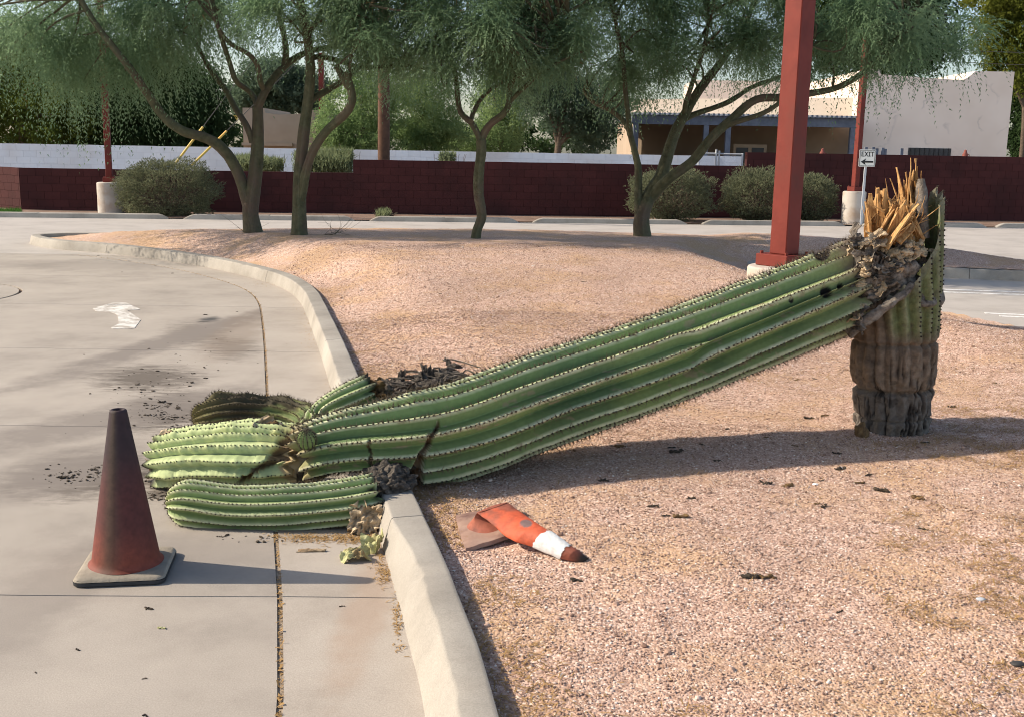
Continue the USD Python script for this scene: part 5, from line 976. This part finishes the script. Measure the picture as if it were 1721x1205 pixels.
# folded brown strip running from the underside of the trunk up to the stump
fl = tube(spline([pt(1432, 562, SC[1] - .2), pt(1462, 535, SC[1] - .26), pt(1500, 508, SC[1] - .27), pt(1535, 475, SC[1] - .22)], 40), np.interp(np.linspace(0, 1, 40), [0, .3, 1], [0.02, 0.034, 0.016]), 14); v = fl.vertices; fl.vertices = v + 0.05 * (meshkit.fbm(v * 24, 4, 3)[:, None] - 0.5) * unit_rows(v - v.mean(0)) + 0.02 * (np.stack([meshkit.fbm(v * 30 + 9 * k, 3, 5 + k) for k in range(3)], 1) - 0.5); obj('torn_strip', fl, 'gray_rind', st, smooth=60)
pl = tube(spline([pt(1551, 402, SC[1] - .05), pt(1549, 350, SC[1] - .04), pt(1548, 302, SC[1] - .03)], 14), np.interp(np.linspace(0, 1, 14), [0, .8, 1], [0.04, 0.034, 0.02]), 10); v = pl.vertices; pl.vertices = v + 0.016 * (meshkit.fbm(v * 25, 3, 7)[:, None] - 0.5); obj('gray_slab', pl, 'gray_rind', st, smooth=60)
for k, (x_, y_, r_) in enumerate([(1446, 722, .035), (1452, 730, .03)]): obj('bark_flake', lump(pt(x_, y_, SC[1] - .26), (r_, r_ * .6, r_ * 1.3), 300 + k, .5, 2), 'brown_debris', st, smooth=50)

# --- rotten lump, torn rinds, charred strip
q = pt(652, 812, 5.12); t = obj('rotten_lump', lump(q, (0.125, 0.13, 0.105), 31, 0.40, 5, 4.2), 'charred', smooth=True, label='wrinkled black rotten lump under the trunk where it crosses the kerb', cat='rotten cactus')
t = obj('rotten_lump', lump(pt(690, 822, 5.45), (0.10, 0.12, 0.10), 33, 0.4, 4, 4.2), 'charred', smooth=True, label='black rotten flesh in the shaded gap under the trunk kink', cat='rotten cactus')
yr = gnd(613, 897)[1]
obj('torn_rind', sheet(pt(613, 872, yr + 0.02), (0.066, 0.01, -0.01), (0.012, 0.03, 0.066), (0.05, -0.95, 0.3), 4, 0.075, 0.015, 0.005, 30, 0.6), 'tan_rind', smooth=True, label='crumpled tan flap of dry cactus flesh at the end of the front arm', cat='cactus rind')
q = gnd(598, 940); obj('torn_rind', sheet(q + [0, 0, 0.04], (0.06, 0.02, 0), (-0.01, 0.045, 0.01), (0, -.3, 0.95), 6, 0.05, -0.03), 'curled_rind', smooth=True, label='curled yellow green rind scrap on the gutter, left of its pair', cat='cactus rind')
q = gnd(628, 926); obj('torn_rind', sheet(q + [0, 0, 0.045], (0.05, -0.01, 0.02), (0.0, 0.04, 0.02), (-.3, -.3, 0.9), 8, 0.055, 0.03), 'curled_rind', smooth=True, label='curled yellow green rind scrap against the kerb foot', cat='cactus rind')
q = gnd(523, 926); obj('torn_rind', sheet(q + [0, 0, 0.008], (0.06, 0.006, 0), (0, 0.014, 0), (0, 0, 1), 10, 0.012, 0.0), 'tan_rind', smooth=True, label='thin pale rind strip lying flat right of the gutter seam', cat='cactus rind')
ch = []; g = np.random.default_rng(120)
for k in range(34):
    t_ = k / 33; q = hit(640 + 140 * t_ + g.normal() * 5, np.interp(t_, [0, .5, 1], [655, 645, 634]) + g.normal() * 6); r_ = np.interp(t_, [0, 0.5, 0.85, 1], [0.03, 0.045, 0.06, 0.03]) * g.uniform(.7, 1.2); ch.append(lump(q + [0, 0, r_ * .3], (r_ * 1.3, r_ * .8, r_ * .6), 400 + k, 0.9, 3, 4)); ch.append(flake(q + [g.normal() * .04, g.normal() * .04, r_ * .5], r_ * 0.8, 440 + k, g, 2.0))
    ch.append(tube(spline([q, q + [g.normal() * .06, g.normal() * .03, .04], q + [g.normal() * .12, g.normal() * .05, g.uniform(0, .05)]], 6), 0.006, 5))
obj('charred_strip', cat(ch), 'charred', smooth=50, label='long charred black strip of rotted cactus on the gravel behind the trunk', cat='rotten cactus')

# ------------------------------------------------------------------ traffic cones
def standing_cone(base, rot):
    t = thing('traffic_cone', 'standing faded maroon rubber traffic cone on the road at left', 'traffic cone', base); o = np.asarray(base, float); h = 0.71
    sq = sbox(-0.185, -0.185, 0.185, 0.185).buffer(-0.04).buffer(0.04, 12)
    rings = []; th = np.linspace(0, 2 * np.pi, 96, endpoint=False)
    def ringsq(off, z):
        p = sq.buffer(off); e = np.array([p.exterior.interpolate(k / 96, normalized=True).coords[0] for k in range(96)])
        e = e[np.argsort(np.arctan2(e[:, 1], e[:, 0]))]; e = e @ np.array([[math.cos(rot), math.sin(rot)], [-math.sin(rot), math.cos(rot)]]); return np.c_[e, np.full(96, z)] + o
    lo = [ringsq(-0.012, 0.004), ringsq(0, 0.006), ringsq(0.001, 0.020)]; up = [ringsq(0.0, 0.0225), ringsq(-0.006, 0.031), ringsq(-0.016, 0.036), ringsq(-0.045, 0.041)]
    obj('base', grid_mesh(np.array(up), True, True, [o + [0, 0, 0.021], o + [0, 0, 0.043]]), 'cone_base', t, smooth=40); obj('base_rim', grid_mesh(np.array(lo), True, True, [o + [0, 0, 0.004], o + [0, 0, 0.02]]), 'cone_edge', t, smooth=40)
    prof = [(0.155, 0.041), (0.148, 0.047), (0.139, 0.058), (0.137, 0.075)] + [(0.137 + (0.036 - 0.137) * k / 22, 0.075 + (h - 0.012 - 0.075) * k / 22) for k in range(1, 23)] + [(0.034, h - 0.004), (0.029, h), (0.022, h), (0.019, h - 0.006), (0.019, h - 0.10)]
    V = np.array([[(r * math.cos(a), r * math.sin(a), z) for a in th] for r, z in prof]); nzv = meshkit.fbm(V * 5 + 3, 4, 6)
    # weathering: sun burnt dark top, brighter orange foot; plus a dark streak down the front
    hz = V[..., 2] / h + 0.22 * (nzv - 0.5); col = lerp(np.array([0.185, 0.042, 0.024]), np.array([0.078, 0.021, 0.019]), sstep(0.04, 0.34, hz)); col = lerp(col, np.array([0.030, 0.016, 0.019]), sstep(0.42, 0.80, hz)); an = np.arctan2(V[..., 1], V[..., 0])
    gr = np.exp(-((an + 1.75 + 0.4 * (nzv - .5)) / 0.30) ** 2) * 0.65; col = lerp(col, np.array([0.07, 0.05, 0.035]), gr); V = V + o
    obj('body', grid_mesh(V, True, False), 'cone_rubber', t, smooth=40, tint=np.clip(col.reshape(-1, 3), 0, 1))
standing_cone(gnd(213, 957), math.radians(9))
g = np.random.default_rng(130)
tb = hit(820, 900); t = thing('traffic_cone', 'crushed orange traffic cone with white band lying on the gravel', 'traffic cone', tb)
cn = [hit(764, 871) + [0, 0, .022], hit(781, 927) + [0, 0, .016], hit(884, 906) + [0, 0, .045], hit(866, 862) + [0, 0, .05]]
uu, vv = np.meshgrid(np.linspace(0, 1, 14), np.linspace(0, 1, 14)); sqz = lambda a: a
pts_ = (cn[0] * ((1 - uu) * (1 - vv))[..., None] + cn[3] * (uu * (1 - vv))[..., None] + cn[1] * ((1 - uu) * vv)[..., None] + cn[2] * (uu * vv)[..., None]); cc = (cn[0] + cn[1] + cn[2] + cn[3]) / 4
k = (np.abs(2 * uu - 1) ** 5 + np.abs(2 * vv - 1) ** 5); pts_ = cc + (pts_ - cc) * (1 - 0.04 * (k - 1).clip(0))[..., None]; pts_[..., 2] += 0.012 * (meshkit.fbm(pts_ * 9, 2, 3) - 0.5) * 2 - 0.006 * (k > .9)
n_ = 14; bot = pts_ - [0, 0, 0.02]; f2 = grid_mesh(bot, False); f2.invert(); E = [(0, slice(None)), (slice(None), n_ - 1), (n_ - 1, slice(None, None, -1)), (slice(None, None, -1), 0)]
bm_ = cat([grid_mesh(pts_, False), f2, grid_mesh(np.array([np.vstack([pts_[e] for e in E]), np.vstack([bot[e] for e in E])]), True)]); bm_.fix_normals(); obj('base', bm_, 'cone_base_red', t, smooth=30)
yt = hit(975, 946)[1]; y0_ = hit(832, 900)[1] - 0.02
F0, F1 = pt(802, 861, y0_ + 0.01), pt(852, 843.5, y0_ + 0.08)
cb = (cn[0] + cn[1] + cn[2] + cn[3]) / 4 + np.array([0.012, 0.0, -0.012]); th = np.linspace(0, 2 * np.pi, 48, endpoint=False); ORG = np.array([0.58, 0.085, 0.025]); ORL = np.array([0.36, 0.11, 0.065]); GRIME = np.array([0.11, 0.055, 0.045])
def ell(c, a, b_): return c + np.cos(th)[:, None] * np.asarray(a) + np.sin(th)[:, None] * np.asarray(b_)
rings = []
for k_ in np.linspace(0, 1, 14):
    e0 = ell(cb, unit(cn[3] - cn[0]) * 0.128, unit(cn[0] - cn[1]) * 0.128); fm = (F0 + F1) / 2; e1 = ell(fm, (F1 - F0) / 2, np.array([0.012, -0.02, 0.008])); s_ = k_ ** 1.35; rings.append(e0 * (1 - s_) + e1 * s_ )
V = np.array(rings); nzv = meshkit.fbm(V * 12, 4, 3); obj('stub', grid_mesh(V, True, False), 'cone_rubber', t, smooth=45, tint=np.clip(lerp(ORL, GRIME, sstep(0.5, 0.75, nzv) * 0.6).reshape(-1, 3), 0, 1))
# flattened upper cone: pairs of upper and lower outline points with distance
sec = [((852, 843), (802, 860), 0.008, 0), ((869, 855), (817, 872), 0.020, 0.12), ((890, 870), (840, 893), 0.028, 0.33), ((909, 884), (868, 910), 0.033, 0.58), ((926, 893), (897, 919), 0.034, 0.70), ((958, 915), (940, 937), 0.031, 0.90), ((974, 925), (956, 942), 0.030, 0.96), ((989, 939), (978, 945), 0.017, 1.0)]
cs, aa, bb2 = [], [], []
for (u_, l_, tk, f_) in sec:
    yy = (y0_ + 0.03) * (1 - f_) + yt * f_; U_, L_ = pt(u_[0], u_[1], yy + 0.05 * (1 - f_)), pt(l_[0], l_[1], yy - 0.02); cs.append((U_ + L_) / 2); aa.append((U_ - L_) / 2); bb2.append(tk)
cs, aa, bb2 = np.array(cs), np.array(aa), np.array(bb2); tq = np.linspace(0, len(sec) - 1, 120); ii = np.arange(len(sec)); cs = np.array([np.interp(tq, ii, cs[:, k]) for k in range(3)]).T; aa = np.array([np.interp(tq, ii, aa[:, k]) for k in range(3)]).T; bb2 = np.interp(tq, ii, bb2)
ax_ = unit(cs[-1] - cs[0]); V = []
for c_, a_, b_ in zip(cs, aa, bb2):
    nn = unit(np.cross(ax_, a_)); V.append(c_ + np.cos(th)[:, None] * a_ + (np.sin(th) * (0.55 + 0.45 * np.abs(np.sin(th))))[:, None] * nn * b_)
V = np.array(V); crs = np.exp(-((th[None] - (4.35 + 0.10 * np.sin(tq)[:, None])) / 0.16) ** 2) * sstep(5.2, 2.0, tq)[:, None] + 0.7 * np.exp(-((th[None] - 5.3) / 0.13) ** 2) * sstep(3.5, 1.0, tq)[:, None]; V = cs[:, None] + (V - cs[:, None]) * (1 - 0.45 * crs)[..., None]; nzv = meshkit.fbm(V * 9, 4, 13); V = V + 0.009 * (meshkit.fbm(V * 14, 4, 2)[..., None] - 0.5)
col = lerp(ORG, ORL, nzv); edge = np.abs(np.cos(th))[None] ** 6 + 0 * nzv; col = lerp(col, GRIME, np.clip(0.75 * edge * sstep(0.40, 0.6, nzv) + 0.85 * sstep(0.60, 0.68, nzv) + 0.5 * sstep(10, 0, tq * 6)[:, None] * (nzv > .45), 0, 0.92))
dull = sstep(3.0, 1.2, tq)[:, None] * sstep(0.35, 0.55, nzv); col = lerp(col, ORL * 0.75, dull * 0.8)
Xc, Yc = px_of(V); gp_ = np.hypot((Xc - 884) / 9.5, (Yc - 879) / 6.0) + 0.5 * (nzv - .5); col = lerp(col, np.array([0.13, 0.11, 0.105]), sstep(1.15, 0.85, gp_) * 0.9)
iw0, iw1 = int(np.searchsorted(tq, 4.0)), int(np.searchsorted(tq, 5.15))
obj('body', grid_mesh(V[:iw0 + 2], True, True, [cs[0], cs[iw0 + 1]]), 'cone_rubber', t, smooth=45, tint=np.clip(np.vstack([col[:iw0 + 2].reshape(-1, 3), GRIME, GRIME]), 0, 1))
colr = CubicSpline(np.arange(len(V)), V)(np.linspace(iw0 - 0.6, iw1 + 0.6, 12)); cm = colr.mean(1, keepdims=True); colr = cm + (colr - cm) * 1.06; jag = 0.010 * (meshkit.fbm(np.stack([np.cos(th) * 5, np.sin(th) * 5, 0 * th], -1), 3, 2) - .5) * 2
colr[0] += ax_ * jag[:, None]; colr[-1] += ax_ * jag[::-1, None]; obj('white_band', grid_mesh(colr, True, False), 'white_tape', t, smooth=45)
tipc = lerp(np.array([0.24, 0.075, 0.045]), BLK, sstep(5.9, 6.9, tq)[iw1 - 1:, None] + 0 * nzv[iw1 - 1:]); obj('tip', grid_mesh(V[iw1 - 1:], True, True, [cs[iw1 - 1], cs[-1]]), 'cone_rubber', t, smooth=45, tint=np.clip(np.vstack([tipc.reshape(-1, 3), BLK, BLK]), 0, 1))

# ------------------------------------------------------------------ loose stones, straw, debris
g = np.random.default_rng(140)
pin = UsdGeom.PointInstancer.Define(stage, '/World/loose_gravel'); setdata(pin.GetPrim(), 'loose pink granite pebbles covering the gravel bed', 'gravel', kind='stuff')
protos = []
for k in range(7):
    l = lump((0, 0, 0), (1, g.uniform(0.7, 1.0), g.uniform(0.5, 0.8)), 500 + k, 0.5, 1, 1.6); usdkit.mesh(stage, numbered('/World/loose_gravel/pebble'), l, M['pebble']); protos.append(k)
pin.CreatePrototypesRel().SetTargets([Sdf.Path('/World/loose_gravel/pebble' + ('' if k == 0 else f'_{k:03d}')) for k in range(7)])
def soil_points(n, ymin, ymax, power=1.0):
    y = ymin + (ymax - ymin) * g.random(n) ** power; x = g.uniform(-3.2, 7.2, n); ok = shapely.contains_xy(ISL.buffer(-0.2), x, y) & (np.abs(x) < 0.53 * y + 0.4); return x[ok], y[ok]
xs, ys_ = [np.concatenate(a) for a in zip(soil_points(330000, 2.6, 6.5), soil_points(230000, 6.0, 10.5), soil_points(120000, 10, 16))]
zs_ = zsoil(xs, ys_); nP = len(xs); sz = (0.0021 + 0.0040 * g.random(nP) ** 3.0) * np.where(ys_ > 8, 1.35, 1.0); big = g.random(nP) < 0.006; sz[big] *= g.uniform(1.5, 2.6, big.sum())
pin.CreateProtoIndicesAttr(Vt.IntArray.FromNumpy(g.integers(0, 7, nP).astype(np.int32))); pin.CreatePositionsAttr(Vt.Vec3fArray.FromNumpy(np.c_[xs, ys_, zs_ + sz * 0.25].astype(np.float32)))
pin.CreateScalesAttr(Vt.Vec3fArray.FromNumpy(np.repeat(sz[:, None], 3, 1).astype(np.float32)))
a = g.random(nP) * np.pi; q = np.c_[np.zeros(nP), np.zeros(nP), np.sin(a), np.cos(a)].astype(np.float16); pin.CreateOrientationsAttr(Vt.QuathArray.FromNumpy(q))
# straw: short curved blades, thick along the kerb back and in drifts
def straw_mesh(P, g, Lr=(0.02, 0.07), w=0.0036):
    n = len(P); a = g.random(n) * 6.283; L = g.uniform(*Lr, n); c = g.normal(size=n) * 0.8; v = []
    d0 = np.c_[np.cos(a), np.sin(a), g.uniform(-0.1, 0.5, n)]; d1 = np.c_[np.cos(a + c), np.sin(a + c), g.uniform(-0.4, 0.2, n)]; s = np.c_[-np.sin(a), np.cos(a), np.zeros(n)] * w / 2; A_ = P; B_ = P + d0 * L[:, None] * 0.5; C_ = B_ + d1 * L[:, None] * 0.5
    V = np.stack([A_ - s, A_ + s, B_ + s, B_ - s, C_], 1).reshape(-1, 3); o = np.arange(n)[:, None] * 5
    f = np.concatenate([o + np.array([[0, 1, 2]]), o + np.array([[0, 2, 3]]), o + np.array([[3, 2, 4]])]); return tm(V, f)
xs, ys_ = soil_points(420000, 2.6, 13.0); dens = meshkit.fbm(np.c_[xs * 0.9, ys_ * 0.9, 0 * xs], 4, 61); dk = _bt.query(np.c_[xs, ys_])[0]
keep = g.random(len(xs)) < np.clip(sstep(0.47, 0.58, dens) * np.where(ys_ > 7, 0.22, 0.9) * (meshkit.noise(np.c_[xs * 9, ys_ * 9, 0 * xs], 6) > 0.4) + np.exp(-((dk - 0.24) / 0.2) ** 2) * 0.9 * (meshkit.noise(np.c_[xs * 3, ys_ * 3, 0 * xs], 4) > .35) * (ys_ < 9), 0.012, 0.75)
xs, ys_ = xs[keep], ys_[keep]; P = np.c_[xs, ys_, zsoil(xs, ys_) + 0.005]
obj('dry_straw', straw_mesh(P, g), 'straw', label='dry straw and grass bits strewn over the gravel bed', cat='straw', kind='stuff')
rp = []
for (px_, py_, sx_, sy_, n_) in [(600, 905, 45, 8, 500), (520, 905, 45, 6, 260), (640, 950, 12, 30, 120), (668, 1040, 8, 45, 120), (520, 540, 14, 45, 160), (470, 478, 50, 4, 120), (560, 640, 8, 30, 90), (650, 965, 10, 14, 80)]:
    for _ in range(n_): rp.append(gnd(px_ + g.normal() * sx_ * 0.6, py_ + g.normal() * sy_ * 0.6) + [0, 0, 0.003])
obj('dry_straw', straw_mesh(np.array(rp), g, (0.01, 0.04)), 'straw', label='dry straw and chaff scattered on the concrete beside the kerb and the front arm', cat='straw', kind='stuff')
# dark crumbs on the road round the cactus
cr = []
for (px_, py_, sx_, sy_, n_) in [(285, 700, 45, 9, 260), (270, 682, 30, 4, 90), (130, 800, 45, 12, 220), (190, 785, 30, 8, 160), (265, 800, 14, 16, 120), (262, 835, 20, 10, 70), (270, 640, 60, 18, 60), (350, 590, 70, 30, 50), (250, 660, 50, 12, 50), (460, 905, 80, 6, 60), (235, 660, 90, 30, 40)]:
    for _ in range(n_ // 2):
        q = gnd(px_ + g.normal() * sx_ * 0.7, py_ + g.normal() * sy_ * 0.7); r_ = 0.003 + 0.010 * g.random() ** 3; l = trimesh.creation.icosahedron(); l.vertices = l.vertices * [r_ * g.uniform(.8, 2), r_ * g.uniform(.6, 1.2), r_ * .35] + g.normal(size=(12, 3)) * r_ * 0.15; l.apply_transform(trimesh.transformations.rotation_matrix(g.random() * 6.28, [0, 0, 1])); l.apply_translation(q + [0, 0, r_ * .3]); cr.append(l)
obj('rotten_crumbs', cat(cr), 'dark_debris', label='dark rotten cactus crumbs scattered on the road around the tip', cat='debris', kind='stuff')
def chip(name, px_, py_, L, seed, label, group=None, mt='dark_debris', road_=False):
    q = gnd(px_, py_) if road_ else hit(px_, py_); r = np.random.default_rng(seed); ms = []; L = L * 0.85; a = r.normal() * 0.5
    for k in range(5):
        t_ = (k - 2) / 2; m_ = lump((0, 0, 0), (L * r.uniform(.25, .5), L * r.uniform(.12, .28), L * r.uniform(.08, .2)), seed * 7 + k, 0.7, 1, 3.0); m_.apply_transform(trimesh.transformations.euler_matrix(r.normal() * .4, r.normal() * .35, r.normal() * .7))
        m_.apply_translation((t_ * L * 0.62, r.normal() * L * 0.14, L * r.uniform(.04, .2))); ms.append(m_)
    m_ = rotz(cat(ms), a); m_.apply_translation(q); obj(name, m_, mt, label=label, cat='cactus chip', group=group)
chips = [(1042, 752, .05), (1136, 762, .06), (1128, 754, .03), (1040, 742, .025), (1180, 748, .03), (1222, 722, .025), (1288, 736, .022), (1205, 775, .03), (1288, 813, .045), (1324, 818, .055), (1384, 852, .045), (1412, 790, .05), (1445, 812, .045), (1460, 800, .03), (1480, 826, .055), (1542, 838, .06), (1380, 808, .022), (1098, 852, .04), (1142, 870, .05), (1120, 868, .03), (1162, 840, .035), (1375, 848, .03), (968, 978, .04), (1265, 975, .055), (1290, 972, .05), (1262, 968, .03), (1410, 1030, .022), (1340, 640, .035), (1368, 638, .03), (1360, 705, .05), (1385, 700, .04), (1600, 684, .04), (1672, 644, .025), (1335, 752, .03), (1406, 763, .035), (1555, 745, .04), (965, 758, .025), (1015, 808, .04), (1550, 890, .03), (1472, 898, .016), (740, 495, .025), (980, 475, .03)]
def where(x, y):
    if y < 520: return 'tiny dark chip on the sunny gravel mound behind the fallen trunk', 'chips on the mound'
    if x > 1280 and y < 720: return 'dark dried cactus chip on the sunlit gravel close to the foot of the stump', 'chips round the stump foot'
    if x < 1320 and y < 780: return 'dark dried cactus chip at the far edge of the trunk shadow', 'chips along the trunk shadow'
    if x < 1240 and y < 880: return 'dark dried cactus chip between the crushed cone and the straw patch', 'chips right of the crushed cone'
    if y > 885: return 'dark dried cactus chip in the near foreground gravel', 'chips in the foreground gravel'
    return 'dark dried cactus chip on the straw patch below the stump shadow', 'chips on the straw patch'
for k, (x_, y_, L) in enumerate(chips): chip('cactus_chip', x_, y_, L, 600 + k, *where(x_, y_), 'dark_debris' if k % 3 else 'brown_debris')
rchips = [(272, 1056, .03), (575, 1019, .018), (130, 1092, .02), (243, 1140, .014), (250, 1023, .03), (404, 663, .03), (345, 636, .03), (390, 660, .02), (290, 460, .03), (345, 530, .04), (398, 525, .025), (372, 902, .02), (245, 1202, .02), (60, 1130, .012), (165, 430, .03), (205, 458, .02), (325, 628, .03), (240, 655, .04), (272, 676, .05), (355, 672, .035)]
for k, (x_, y_, L) in enumerate(rchips): chip('cactus_chip', x_, y_, L * .8, 700 + k, *(('dark dried cactus chip on the concrete in front of the standing cone', 'chips on the near concrete') if y_ > 880 else ('dark dried cactus chip on the stained road behind the standing cone', 'chips on the stained road')), 'dark_debris' if k else 'curled_rind', True)
for k, (x_, y_, lab) in enumerate([(1710, 1118, 'flat dark grey stone at the far right edge of the gravel'), (1648, 1010, 'grey stone among the straw patches at lower right'), (1370, 816, 'white pebble among the dark chips behind the crushed cone')]):
    q = hit(x_, y_); r_ = [.018, .014, .012][k]; obj('stone', lump(q + [0, 0, r_ * .3], (r_ * 1.3, r_, r_ * .5), 800 + k, .25, 2), ['dark_metal', 'galvanised', 'white_block'][k], smooth=60, label=lab, cat='stone')
print('prims', len([p for p in stage.Traverse()]))
